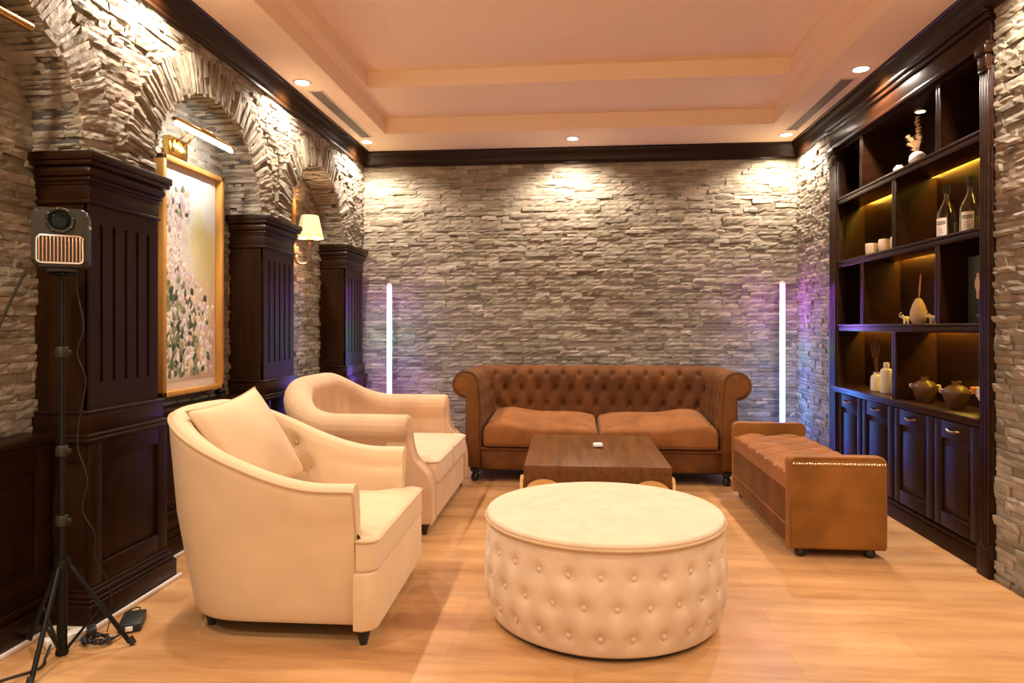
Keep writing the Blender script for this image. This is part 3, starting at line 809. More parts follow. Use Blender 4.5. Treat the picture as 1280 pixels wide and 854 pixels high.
# elephant figurines
def elephant(x, y, rz, label):
    t = thing('elephant_figurine', label, 'figurine', (x, y, S3), rz, 'white elephant figurines'); t.scale = (.72, .8, .92)
    m = MB()
    m.lathe([(0, -.026), (.010, -.024), (.017, -.012), (.019, 0), (.017, .012), (.010, .022), (0, .025)], seg=20, mtx=Matrix.Translation((0, 0, .034)) @ Matrix.Rotation(PI/2, 4, 'Y') @ Matrix.Diagonal((1.0, .9, 1, 1)))
    m.build('body', M['ceramic'], t)
    for sx in (-.014, .013):
        for sy in (-.009, .009): MB().lathe([(0, 0), (.0075, 0), (.007, .01), (.0075, .026), (0, .03)], (sx, sy, 0), 12).build('leg', M['ceramic'], t)
    MB().lathe([(0, -.015), (.009, -.011), (.0135, 0), (.010, .010), (0, .015)], (.026, 0, .049), 16).build('head', M['ceramic'], t)
    MB().tube([(.034, 0, .046), (.046, 0, .046), (.050, 0, .058), (.046, 0, .072), (.038, 0, .076), (.033, 0, .071)], .0048, 8, 5, taper=lambda s: 1.15-.55*s).build('trunk', M['ceramic'], t)
    for s in (-1, 1):
        MB().lathe([(0, -.001), (.0065, 0), (0, .001)], seg=14, mtx=Matrix.Translation((.021, s*.011, .050)) @ Matrix.Rotation(s*1.35, 4, 'X') @ Matrix.Diagonal((.9, 1.15, 1, 1))).build('ear', M['ceramic'], t)
elephant(2.07, 4.485, PI-.25, 'small white elephant figurine with raised trunk, left of the teardrop vase')
elephant(2.07, 4.165, PI-.25, 'small white elephant figurine with raised trunk, right of the teardrop vase')
# dark green case with an emblem
t = thing('gift_box', 'upright dark green box with a pale emblem on the third shelf', 'box', (2.115, 3.665, S3))
MB().box(-.075, .075, -.09, .09, 0, .345, .004).build('box_body', M['dark_green'], t)
def emblem(mb, x):
    c = (.19,)
    pts = [(-.010, .125), (.010, .125), (.010, .165), (.024, .185), (.024, .215), (.012, .235), (.008, .255), (-.008, .255), (-.012, .235), (-.024, .215), (-.024, .185), (-.010, .165)]
    mb.prism(pts, x-.002, x, 'x')
    return mb
e = MB(); pts = [(-.010, .125), (.010, .125), (.010, .165), (.024, .185), (.024, .215), (.012, .235), (.008, .255), (-.008, .255), (-.012, .235), (-.024, .215), (-.024, .185), (-.010, .165)]
e.prism(pts, -.0775, -.075, 'x'); e.build('emblem', M['ceramic_warm'], t)
e = MB(); e.prism([(q[0]+.0, q[1]) for q in [(-.012, .045), (0, .028), (.012, .045)]], -.0775, -.075, 'x'); e.build('lower_emblem', M['vent'], t)
e = MB(); e.prism([(p[0]+.0, p[1]) for p in pts], -.0925, -.09, 'y'); e.build('emblem', M['ceramic_warm'], t)
e = MB(); e.prism([(-.012, .045), (0, .028), (.012, .045)], -.0925, -.09, 'y'); e.build('lower_emblem', M['vent'], t)
# white jar with reeds, tall white bottle
t = thing('reed_jar', 'short white jar holding dark dried reeds on the cabinet counter', 'jar', (2.08, 4.925, S4))
MB().lathe([(0, 0), (.034, 0), (.039, .006), (.039, .085), (.034, .105), (.021, .116), (.020, .124), (.024, .130), (.019, .130), (.017, .118), (0, .11)], seg=32).build('body', M['ceramic'], t)
rd = MB()
for k in range(9):
    a = pr.uniform(0, 2*PI); s = pr.uniform(.01, .045)
    e_ = Vector((s*math.cos(a), s*math.sin(a), pr.uniform(.28, .39)))
    rd.tube([(0, 0, .08), Vector((s*.4*math.cos(a), s*.4*math.sin(a), .2)), e_], .0022, 5, 4)
    for q in range(6): rd.tube([e_*(.75+.04*q), e_*(.79+.04*q)+Vector((pr.uniform(-.012, .012), pr.uniform(-.012, .012), .01))], .003, 4, taper=lambda s: 1-.7*s)
rd.build('dried_reeds', M['reed'], t)
t = MB().lathe([(0, 0), (.034, 0), (.037, .004), (.037, .148), (.033, .160), (.020, .166), (.019, .170), (.019, .202), (.016, .204), (.014, .200), (0, .17)], seg=32).build('tall_bottle_vase', M['ceramic'])
t.location = (2.075, 4.765, S4); tag(t, 'taller white bottle-shaped vase beside the reed jar on the counter', 'vase')
# brown jugs
def jug(x, y, rz, s, label):
    t = thing('stoneware_jug', label, 'jug', (x, y, S4), rz, 'brown stoneware jugs on the counter')
    MB().lathe([(0, 0), (.036*s, 0), (.042*s, .008*s), (.060*s, .05*s), (.072*s, .085*s), (.070*s, .100*s), (.052*s, .118*s), (.030*s, .130*s), (.022*s, .134*s), (.022*s, .148*s), (.026*s, .152*s), (.018*s, .152*s), (.016*s, .13*s), (0, .12*s)], seg=36).build('body', M['stoneware'], t)
    for a in (2.2, -.95):
        c, q = math.cos(a), math.sin(a)
        MB().lathe([(.009*s, -.005), (.014*s, 0), (.009*s, .005), (.005*s, .004), (.005*s, -.004), (.009*s, -.005)], seg=18, cap=False, mtx=Matrix.Translation((.072*s*c, .072*s*q, .096*s)) @ Matrix.Rotation(a, 4, 'Z') @ Matrix.Rotation(.6, 4, 'Y') @ Matrix.Rotation(PI/2, 4, 'X')).build('lug', M['ceramic_warm'], t, label='pale lug handle')
jug(2.075, 4.265, PI*.12, .96, 'brown stoneware jug, left of the two jugs on the counter')
jug(2.075, 3.93, PI*.12, .96, 'brown stoneware jug, right of the two jugs on the counter')
# amber goblet with white napkin
t = thing('amber_bowl', 'amber footed bowl with white bow at the near end of the counter', 'bowl', (2.085, 3.66, S4))
MB().lathe([(0, 0), (.036, 0), (.036, .006), (.028, .012), (.028, .06), (.042, .085), (.075, .125), (.078, .135), (.072, .133), (.04, .10), (0, .09)], seg=32).build('body', M['amber_clay'], t)
b = MB()
for s in (-1, 1):
    b.lathe([(0, -.012), (.016, -.009), (.024, 0), (.016, .009), (0, .012)], seg=16, mtx=Matrix.Translation((-.055, -.035+s*.014, .10+s*.018)) @ Matrix.Rotation(.5*s, 4, 'X') @ Matrix.Rotation(PI/2-.4, 4, 'Y') @ Matrix.Diagonal((1.3, .8, 1, 1)))
b.lathe([(0, -.010), (.010, 0), (0, .010)], (-.068, -.035, .098), 12)
b.build('bow', M['white'], t)

# ------------------------------------------------------------------ chesterfield sofa
def path_u(a, depth, rc, n_arm, n_c, n_b):
    """inner line of a U: left arm from the front, back, right arm; returns list of (pos, outward normal, arclength)."""
    pts = []
    for k in range(n_arm): pts.append((Vector((-a, (depth-rc)*k/n_arm)), Vector((-1, 0))))
    for k in range(n_c):
        an = PI-PI/2*k/n_c; pts.append((Vector((-a+rc+rc*math.cos(an), depth-rc+rc*math.sin(an))), Vector((math.cos(an), math.sin(an)))))
    for k in range(n_b): pts.append((Vector((-a+rc+(2*a-2*rc)*k/n_b, depth)), Vector((0, 1))))
    for k in range(n_c):
        an = PI/2-PI/2*k/n_c; pts.append((Vector((a-rc+rc*math.cos(an), depth-rc+rc*math.sin(an))), Vector((math.cos(an), math.sin(an)))))
    for k in range(n_arm+1): pts.append((Vector((a, (depth-rc)*(1-k/n_arm))), Vector((1, 0))))
    out = []; s = 0
    for i, (p, nn) in enumerate(pts):
        if i: s += (p-pts[i-1][0]).length
        out.append((p, nn, s))
    return out
def resample(prof, step):
    P = [Vector(p) for p in prof]; out = [P[0]]; 
    for a, b in zip(P[:-1], P[1:]):
        k = max(1, int((b-a).length/step+.5))
        for j in range(1, k+1): out.append(a+(b-a)*j/k)
    return out
sofa = thing('chesterfield_sofa', 'brown velvet button-back sofa with rolled arms against the stone wall', 'sofa', (.186, 5.20, 0))
path = path_u(.90, .72, .13, 40, 14, 110)
cen, rad = Vector((.118, .752)), .106
prof = [(0, .26), (0, .40), (.004, .55), (.010, .70)]
rl = [(cen.x+rad*math.cos(math.radians(a)), cen.y+rad*math.sin(math.radians(a))) for a in range(178, -98, -6)]
outer = [(.120, .64), (.120, .40), (.120, .10)]
RP = resample(prof+rl, .013)+resample([rl[-1]]+outer, .05)[1:]
na = [0.0]
for a, b in zip(RP[:-1], RP[1:]): na.append(na[-1]+(b-a).length)
def rnorm(i):
    t = RP[min(i+1, len(RP)-1)]-RP[max(i-1, 0)]; return Vector((-t.y, t.x)).normalized()   # points away from the body
NR = [rnorm(i) for i in range(len(RP))]
Ltot = path[-1][2]
WB, HB = Ltot/22, .132
S_TOP = .535     # arclength of the first (top) button row on the profile
Z3 = S_TOP-2*HB
verts = []; n = len(RP)
def sofa_disp(s, q):
    b = (S_TOP-q)/HB
    if b < -.9 or q > S_TOP+HB*.9: fade = 0
    fade = 1-smoothstep(S_TOP+.02, S_TOP+HB*.95, q)
    p_ = s/WB+b/2; q_ = s/WB-b/2
    puff = (abs(math.sin(PI*p_))*abs(math.sin(PI*q_)))**.4
    dp = min(abs(p_-round(p_)), 1); dq = abs(q_-round(q_))
    r2 = (dp*dp+dq*dq)*.012
    hole = math.exp(-r2/.00032)
    endf = smoothstep(0, .06, s)*smoothstep(0, .06, Ltot-s)
    return (.010*puff-.034*hole-.002)*fade*endf
for (p, nn, s) in path:
    for i in range(n):
        d = RP[i]+NR[i]*sofa_disp(s, na[i])
        verts.append((p.x+nn.x*d.x, p.y+nn.y*d.x, d.y))
faces = []
m = len(path)
for k in range(m-1):
    for i in range(n-1): faces.append((k*n+i, (k+1)*n+i, (k+1)*n+i+1, k*n+i+1))
faces.append(list(range(n))); faces.append([(m-1)*n+i for i in range(n)][::-1])
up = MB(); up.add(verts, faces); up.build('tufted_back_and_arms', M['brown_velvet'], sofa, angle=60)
# buttons
def at_path(s):
    for (p0, n0, s0), (p1, n1, s1) in zip(path[:-1], path[1:]):
        if s1 >= s: 
            f = (s-s0)/(s1-s0); return p0+(p1-p0)*f, (n0+(n1-n0)*f).normalized()
    return path[-1][0], path[-1][1]
btn_mesh = None
bcol = MB().lathe([(0, .006), (.006, .005), (.009, .001), (.008, -.004), (0, -.004)], seg=12)
for row in range(3):
    q = S_TOP-row*HB
    i = min(range(n), key=lambda k: abs(na[k]-q))
    k = 1
    while True:
        s = (k+(row % 2)/2-(.0))*WB
        if s > Ltot-.04: break
        k += 1
        if s < .05: continue
        p, nn = at_path(s); d = RP[i]+NR[i]*(sofa_disp(s, q)+.006)
        loc = Vector((p.x+nn.x*d.x, p.y+nn.y*d.x, d.y)); nv = Vector((nn.x*NR[i].x, nn.y*NR[i].x, NR[i].y))
        rot = nv.to_track_quat('Z', 'Y')
        if btn_mesh is None:
            btn_mesh = bcol.build('button', M['brown_velvet'], sofa); btn_mesh.rotation_mode = 'QUATERNION'; btn_mesh.location = loc; btn_mesh.rotation_quaternion = rot
        else: copy_part(btn_mesh, loc, rot, sofa)
# arm front panels and piping
for sgn in (-1, 1):
    out_ = []
    c2_ = Vector((.118, .752)); r2_ = .082
    poly = [(.016, .12), (.016, .60), (.030, .70)]
    poly += [(c2_.x+r2_*math.cos(math.radians(a)), c2_.y+r2_*math.sin(math.radians(a))) for a in range(175, -100, -10)]
    poly += [(.105, .655), (.105, .12)]
    P2 = [(sgn*(.90+x), z) for x, z in poly]
    MB().prism(P2, -.012, .004, 'y', .004, 2).build('arm_panel', M['brown_panel'], sofa)
    pp = [(sgn*(.90+x), -.004, z) for x, z in poly]
    MB().tube([Vector(p) for p in pp], .0065, 6).build('arm_piping', M['brown_velvet'], sofa)
# plinth front, cushions, feet
MB().box(-.935, .935, .012, .74, .10, .262, .012).box(-.910, .910, .0, .06, .245, .272, .011).build('seat_base', M['brown_velvet'], sofa)
for sgn in (-1, 1):
    x0, x1 = (.008, .885) if sgn > 0 else (-.885, -.008)
    po = densify(rounded_poly(x0, x1, -.012, .70, .035, 5), .05)
    b = MB()
    b.pad(po, .274, .430, .045, .045)
    # seams sag between the seats and the cushion fills out towards the arm
    for i, (x, y, z) in enumerate(b.v):
        u = (x-x0)/(x1-x0) if sgn > 0 else (x1-x)/(x1-x0)
        k = smoothstep(.3, .43, z)
        b.v[i] = (x, y, z+k*(.035*smoothstep(.5, .85, u)*(1-smoothstep(.93, 1, u))+.03*smoothstep(.0, .5, y)-.012*(1-smoothstep(0, .12, u))))
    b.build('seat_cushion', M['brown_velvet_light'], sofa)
    MB().tube([(x, y, .285) for x, y in rounded_poly(x0+.002, x1-.002, -.013, .69, .035, 4)], .006, 6, closed=True).build('cushion_piping', M['brown_velvet'], sofa)
foot = MB().lathe([(0, .0), (.018, .0), (.030, .014), (.034, .035), (.026, .055), (.020, .065), (.034, .075), (.036, .105), (0, .105)], seg=20)
f0 = None
for x, y in ((-.955, .06), (.955, .06), (-.955, .78), (.955, .78)):
    if f0 is None: f0 = foot.build('foot', M['black'], sofa); f0.location = (x, y, 0)
    else: copy_part(f0, (x, y, 0), None, sofa)
MB().box(-.99, .99, .03, .80, .088, .112, .004).build('under_frame', M['black'], sofa)

# ------------------------------------------------------------------ coffee table
TZ = .41
tb = thing('coffee_table', 'low square-edged walnut coffee table with honey coloured curved legs', 'coffee table', (.128, 3.87, 0), math.radians(.6))
MB().box(-.415, .415, 0, 1.12, TZ-.115, TZ, .003).build('tabletop', M['table_wood'], tb)
def arch_panel(w, h, n=16):
    r = w/2
    return [(-r, 0)]+[(-r+2*r*k/n, h-.07+.07*math.sqrt(max(0, 1-(2*k/n-1)**2))) for k in range(n+1)]+[(r, 0)]
for sx in (-1, 1):
    for yy, sy in ((0, -1), (1.12, 1)):
        l = MB()
        a = [(sx*(.30)+p[0]*1.0, p[1]) for p in arch_panel(.21, TZ-.074)]
        l.prism(a, yy+sy*.004, yy+sy*.024, 'y', .004)
        a2 = [(yy-sy*.075+p[0]*.8, p[1]) for p in arch_panel(.20, TZ-.070)]
        l.prism(a2, sx*.417, sx*.437, 'x', .004)
        l.box(min(sx*.40, sx*.437), max(sx*.40, sx*.437), min(yy-sy*.02, yy+sy*.024), max(yy-sy*.02, yy+sy*.024), 0, TZ-.13, .004)
        l.build('leg', M['gold_leg'], tb)
MB().box(-.405, .405, .01, 1.11, TZ-.15, TZ-.113, .003).build('under_frame', M['table_wood'], tb)
wc = thing('white_case', 'small white rounded case lying on the walnut coffee table', 'case', (.152, 4.475, TZ+.001), .1)
MB().box(-.030, .030, -.024, .024, .005, .030, .008, 3).build('lid', M['white'], wc); MB().box(-.026, .026, -.018, .018, 0, .008, .004).build('base', M['black'], wc)

# ------------------------------------------------------------------ round ottoman
OC, OR = Vector((.122, 2.915)), .500
ot = thing('round_ottoman', 'large round cream button-tufted ottoman in front of the coffee table', 'ottoman', (OC.x, OC.y, 0))
OZ = .402
def body_r(z): return OR-.022*((z-.21)/.21)**2+.004
NBT = 26
ob = [(row, (k+(row % 2)*.5)*2*PI/NBT+.06, z) for row, z in enumerate((.308, .200, .092)) for k in range(NBT)]
def ot_body(u, v):
    z = .009+(OZ-.009)*v; a = 2*PI*u; r = body_r(z)
    e = smoothstep(0, .05, v); r -= .024*(1-e)**2+.012*(1-smoothstep(0, .3, v))
    d = 0
    for row, ba, bz in ob:
        dz = z-bz
        if abs(dz) > .085: continue
        da = (a-ba+PI) % (2*PI)-PI
        if abs(da) > .2: continue
        r2 = (da*OR)**2+dz*dz
        d += .013*math.exp(-r2/.0009)+.006*math.exp(-r2/.00009)
        # soft pull towards the neighbours
        d += .003*math.exp(-abs(da*OR)/.012)*math.exp(-dz*dz/.0018)
    r -= d
    return (r*math.cos(a), r*math.sin(a), z)
MB().grid(ot_body, 312, 56, cu=True).build('body', M['linen'], ot, angle=80)
b0 = None
btn = MB().lathe([(0, .007), (.007, .006), (.0112, .002), (.010, -.004), (0, -.004)], seg=12)
for row, ba, bz in ob:
    r = body_r(bz)-.0155; loc = (r*math.cos(ba), r*math.sin(ba), bz)
    rot = Vector((math.cos(ba), math.sin(ba), 0)).to_track_quat('Z', 'Y')
    if b0 is None: b0 = btn.build('button', M['linen'], ot); b0.rotation_mode = 'QUATERNION'; b0.location = loc; b0.rotation_quaternion = rot
    else: copy_part(b0, loc, rot, ot)
lb = []
for i in range(-3, 4):
    for j in range(-3, 4):
        x = (i+j*.5)*.215+.02; y = j*.186-.07
        if x*x+y*y < .36**2: lb.append((x, y))
def lid(u, v):
    # v 0 rim underside .. 1 centre
    a = 2*PI*u
    if v < .18: 
        t = v/.18; ang = -PI/2*.6+t*(PI/2*1.6); r = OR-.020+.018*math.cos(ang)-.004; z = OZ+.016+.014*math.sin(ang)
    else:
        t = (v-.18)/.82; r = (OR-.024)*(1-t); z = OZ+.030+.018*(1-(1-t)**2)
        for bx, by in lb:
            r2 = (r*math.cos(a)-bx)**2+(r*math.sin(a)-by)**2
            z -= .007*math.exp(-r2/.0012)+.003*math.exp(-r2/.00012)
    return (r*math.cos(a), r*math.sin(a), z)
MB().grid(lid, 160, 70, cu=True).build('lid', M['linen'], ot, angle=80)
for bx, by in lb:
    copy_part(b0, (bx, by, OZ+.030+.018*(1-(bx*bx+by*by)/.227)-.0105), Vector((0, 0, 1)).to_track_quat('Z', 'Y'), ot)
pipe = [(Vector(((OR-.004)*math.cos(2*PI*k/96), (OR-.004)*math.sin(2*PI*k/96), OZ+.006))) for k in range(96)]
MB().tube(pipe, .006, 8, closed=True).build('piping', M['cream_pipe'], ot)
MB().lathe([(0, 0), (.445, 0), (.455, .006), (.455, .02), (0, .02)], seg=64).build('plinth', M['black'], ot)

# ------------------------------------------------------------------ tub armchair
ac = thing('tub_armchair', 'cream barrel-back armchair in the foreground', 'armchair', (-1.20, 2.895, 0), math.radians(1.0))
def tub_path(hw, xf, xs, xb, e, na_, nc):
    """U in plan opening towards +x: arm from (xf,-hw) straight back to xs, rounded to xb, and forward again."""
    P = []
    for k in range(na_): P.append(Vector((xf+(xs-xf)*k/na_, -hw)))
    for k in range(nc+1):
        a = PI/2*(-1)+ -PI*k/nc  # from -90 through -180 to -270
        c, s = math.cos(a), math.sin(a)
        P.append(Vector((xs+(xs-xb)*(-abs(c)**(2/e)), hw*(1 if s > 0 else -1)*abs(s)**(2/e))))
    for k in range(1, na_+1): P.append(Vector((xs+(xf-xs)*k/na_, hw)))
    out = []; s = 0; n = len(P)
    for i, p in enumerate(P):
        t = (P[min(i+1, n-1)]-P[max(i-1, 0)]).normalized(); nn = Vector((t.y, -t.x))
        # outward: away from the seat centre
        if nn.dot(p-Vector((xs*.4+xf*.2, 0))) < 0: nn = -nn
        if i: s += (p-P[i-1]).length
        out.append((p, nn, s))
    return out
ap = tub_path(.440, .375, -.10, -.50, 2.25, 22, 70)
AL = ap[-1][2]
def ah(s):
    u = min(s, AL-s)/AL*2      # 0 at the arm ends, 1 in the middle of the back
    return .606+.252*smoothstep(.10, .86, u)
ATH = .085
abut = []
for off, dz in ((0, .10), (.5, .19)):
    for k in range(-5, 6):
        s = AL*.5+(k+off)*.15
        if .40 < s < AL-.40: abut.append((s, ah(s)-dz))
def tub_sec(s, h, dip=None):
    tp_ = .05+.05*smoothstep(.35, .85, min(s, AL-s)/AL*2)
    pts = [(-tp_-.006, .07), (-tp_, .085), (-tp_*.66, .25), (-tp_*.3, .45), (-.004, h-.10), (0, h-.045), (-.002, h-.022), (-.012, h-.008), (-.030, h), (-.055, h-.002), (-.074, h-.014), (-.088, h-.045), (-.092, h-.10), (-.098, .50), (-.104, .40), (-.108, .22)]
    return [Vector(p) for p in pts]
def upholster(path, hfun, secfun, btns, depth=.02):
    vs = []; m = len(path); n = None
    for (p, nn, s) in path:
        sec = secfun(s, hfun(s))
        S = resample(sec, .018) if False else []
        for a, b in zip(sec[:-1], sec[1:]):
            k = 3
            for j in range(k): S.append(a+(b-a)*j/k)
        S.append(sec[-1]); n = len(S)
        for i, q in enumerate(S):
            d = q.x
            if i > n*.55:
                for bs, bz in btns:
                    r2 = (s-bs)**2+(q.y-bz)**2
                    if r2 < .02: d += depth*math.exp(-r2/.0016)+.008*math.exp(-r2/.00015)
            vs.append((p.x+nn.x*d, p.y+nn.y*d, q.y))
    fs = []
    for k in range(m-1):
        for i in range(n-1): fs.append((k*n+i, (k+1)*n+i, (k+1)*n+i+1, k*n+i+1))
        fs.append((k*n+n-1, (k+1)*n+n-1, (k+1)*n, k*n))
    fs.append(list(range(n))); fs.append([(m-1)*n+i for i in range(n)][::-1])
    return vs, fs
vs, fs = upholster(ap, ah, tub_sec, abut, .026)
MB().add(vs, fs).build('tub_back', M['cream'], ac, angle=50)
# piping along the outer rim and down the arm fronts
pp = []
p, nn, s = ap[0]
for z in (.08, .25, .45): pp.append((p.x+.002, p.y+nn.y*(-.055+.08*(z-.08)), z))
pp.append((p.x+.002, p.y-.002*nn.y, ah(0)-.06))
for (p, nn, s) in ap: pp.append((p.x+nn.x*.001, p.y+nn.y*.001, ah(s)-.022))
p, nn, s = ap[-1]
pp.append((p.x+.002, p.y, ah(0)-.06))
for z in (.45, .25, .08): pp.append((p.x+.002, p.y+nn.y*(-.055+.08*(z-.08)), z))
MB().tube([Vector(q) for q in pp], .0055, 6).build('piping', M['cream_pipe'], ac)
b0 = None
for bs, bz in abut:
    for (p0, n0, s0), (p1, n1, s1) in zip(ap[:-1], ap[1:]):
        if s1 >= bs: break
    d = -.097+.024; loc = Vector((p1.x+n1.x*d, p1.y+n1.y*d, bz)); rot = Vector((-n1.x, -n1.y, 0)).to_track_quat('Z', 'Y')
    if b0 is None: b0 = MB().lathe([(0, .008), (.008, .007), (.012, .002), (.011, -.005), (0, -.005)], seg=14).build('button', M['cream_pipe'], ac); b0.rotation_mode = 'QUATERNION'; b0.location = loc; b0.rotation_quaternion = rot
    else: copy_part(b0, loc, rot, ac)
def t_outline(hw_in, hw_out, xb, xa, xf, r):
    pts = [(xb, -hw_in), (xa, -hw_in), (xa, -hw_out)]
    for k in range(7):
        a = -PI/2+PI/2*k/6; pts.append((xf-r+r*math.cos(a), -hw_out+r+r*math.sin(a)))
    q = [(x, -y) for x, y in pts][::-1]
    return densify(pts+q, .035)
MB().pad(t_outline(.345, .435, -.30, .385, .462, .05), .282, .408, .022, .03).build('seat_cushion', M['cream'], ac, angle=60)
MB().tube([Vector((x, y, .398)) for x, y in t_outline(.345, .436, -.30, .385, .463, .05)], .0045, 6, closed=True).build('cushion_piping', M['cream_pipe'], ac)
bs_ = MB(); bs_.prism(rounded_poly(-.20, .42, -.300, .300, .04), .072, .281, 'z', .006)
bs_.prism([(.378, -.445)]+[(.458-.05+.05*math.cos(-PI/2+PI/2*k/6), -.445+.05+.05*math.sin(-PI/2+PI/2*k/6)) for k in range(7)]+[(.458-.05+.05*math.cos(PI/2*k/6), .445-.05+.05*math.sin(PI/2*k/6)) for k in range(7)]+[(.378, .445)], .07, .283, 'z', .006)
bs_.build('seat_base', M['cream'], ac)
MB().prism(rounded_poly(-.30, .38, -.33, .33, .12), .045, .072, 'z').build('under_frame', M['black'], ac)
leg = MB().lathe([(0, 0), (.014, 0), (.017, .012), (.026, .045), (.032, .072), (0, .072)], seg=16)
f0 = None
for x, y in ((.40, -.385), (.40, .385), (-.26, -.26), (-.26, .26)):
    if f0 is None: f0 = leg.build('leg', M['black'], ac); f0.location = (x, y, 0)
    else: copy_part(f0, (x, y, 0), None, ac)

# cushion on the armchair
def pillow(w, h, th, name, mat, mtx, label, cat):
    n = 29; m = MB()
    def pt(u, v, s):
        a, b = 2*u-1, 2*v-1
        e = (max(0, 1-a**2)*max(0, 1-b**2))
        t = th/2*(e**.42)
        k = 1-.10*(1-abs(a)**2)*(abs(b)**4); k2 = 1-.10*(1-abs(b)**2)*(abs(a)**4)
        sag = .012*math.sin(3*a+1)*math.cos(2.5*b)*e
        return (a*w/2*k2, b*h/2*k, s*t+sag)
    m.grid(lambda u, v: pt(u, v, 1), n, n); m.grid(lambda u, v: pt(u, v, -1), n, n)
    t = thing(name, label, cat, (0, 0, 0)); t.matrix_world = mtx
    m.build('cover', mat, t, angle=70)
    ed = [pt(k/24, 0, 0) for k in range(24)]+[pt(1, k/24, 0) for k in range(24)]+[pt(1-k/24, 1, 0) for k in range(24)]+[pt(0, 1-k/24, 0) for k in range(24)]
    MB().tube([Vector(p) for p in ed], .0045, 6, closed=True).build('piping', M['cream_pipe'], t)
    return t
def frame(o, xd, yd):
    x = Vector(xd).normalized(); y = Vector(yd); y = (y-x*y.dot(x)).normalized(); z = x.cross(y)
    return Matrix(((x.x, y.x, z.x, o[0]), (x.y, y.y, z.y, o[1]), (x.z, y.z, z.z, o[2]), (0, 0, 0, 1)))
pillow(.46, .46, .16, 'throw_pillow', M['cream'], frame((-1.40, 2.84, .69), (.14, .95, .12), (-.50, 0, .85)), 'square cream pillow leaning on the back of the barrel armchair', 'pillow')

# ------------------------------------------------------------------ loveseat
ls = thing('loveseat', 'beige velvet two-seat sofa with curved back, behind the armchair', 'sofa', (-1.275, 4.475, 0))
lp = tub_path(.675, .315, -.10, -.565, 2.6, 20, 90)
LL = lp[-1][2]
def lh(s):
    u = min(s, LL-s)/LL*2
    return .688+.185*smoothstep(.30, .85, u)
def ls_sec(s, h):
    u = min(s, LL-s)/LL*2
    r = .085; c = Vector((-.085, h-r))
    arc = [(c.x+r*math.cos(math.radians(a)), c.y+r*math.sin(math.radians(a))) for a in range(-20, 201, 20)]
    return [Vector(p) for p in [(-.075, .07), (-.070, .2), (-.060, .40), (-.035, h-.20), (-.012, h-.13)]+arc+[(-.150, h-.17), (-.150, .46), (-.155, .40), (-.16, .22)]]
lbt = [(LL*.5+k*.16, .60) for k in (-3, -2, -1, 0, 1, 2, 3)]
vs, fs = upholster(lp, lh, ls_sec, lbt, .018)
MB().add(vs, fs).build('curved_back', M['beige'], ls, angle=60)
b0 = None
for bs, bz in lbt:
    for (p0, n0, s0), (p1, n1, s1) in zip(lp[:-1], lp[1:]):
        if s1 >= bs: break
    d = -.15+.022; loc = Vector((p1.x+n1.x*d, p1.y+n1.y*d, bz)); rot = Vector((-n1.x, -n1.y, 0)).to_track_quat('Z', 'Y')
    if b0 is None: b0 = MB().lathe([(0, .008), (.008, .007), (.012, .002), (.011, -.005), (0, -.005)], seg=14).build('button', M['beige_pipe'], ls); b0.rotation_mode = 'QUATERNION'; b0.location = loc; b0.rotation_quaternion = rot
    else: copy_part(b0, loc, rot, ls)
curve = catmull([(.326, .60), (.335, .52), (.360, .44), (.410, .385), (.445, .335), (.462, .27), (.466, .18), (.466, .07)], 5)
cpts = [(p.x, p.y) for p in curve]
for sgn in (-1, 1):
    y0, y1 = sorted((sgn*.528, sgn*.656))
    poly = [(.20, .07), (.20, .60)]+cpts
    MB().prism(poly, y0+.0, y1, 'y', .014, 3).build('arm_front', M['beige'], ls)
    for yy in (y0+.006, y1-.006):
        MB().tube([Vector((x, yy, z)) for x, z in cpts], .0065, 6).build('arm_piping', M['beige_pipe'], ls)
    cap = MB().lathe([(0, .012), (.06, .011), (.078, .004), (.083, -.004), (.083, -.02), (0, -.02)], seg=28, mtx=Matrix.Translation((.318, sgn*(.675-.085), lh(0)-.085)) @ Matrix.Rotation(PI/2, 4, 'Y'))
    cap.build('arm_cap', M['beige'], ls)
for k in (0, 1):
    y0 = -.515+k*.517
    po = densify(rounded_poly(-.33, .478, y0, y0+.512, .035, 5), .045)
    MB().pad(po, .272, .412, .028, .022).build('seat_cushion', M['beige_seat'], ls)
    MB().tube([Vector((x, y, .398)) for x, y in rounded_poly(-.33, .479, y0-.0005, y0+.5125, .035, 4)], .005, 6, closed=True).build('cushion_piping', M['beige_pipe'], ls)
MB().prism(rounded_poly(-.34, .462, -.52, .52, .02), .07, .274, 'z', .008).build('seat_base', M['beige'], ls)
MB().prism(rounded_poly(-.40, .42, -.58, .58, .1), .05, .072, 'z').build('under_frame', M['black'], ls)
leg = MB().lathe([(0, 0), (.013, 0), (.016, .012), (.026, .05), (.030, .072), (0, .072)], seg=16)
f0 = None
for x, y in ((.415, -.60), (.415, .60), (-.36, -.5), (-.36, .5)):
    if f0 is None: f0 = leg.build('leg', M['black'], ls); f0.location = (x, y, 0)
    else: copy_part(f0, (x, y, 0), None, ls)

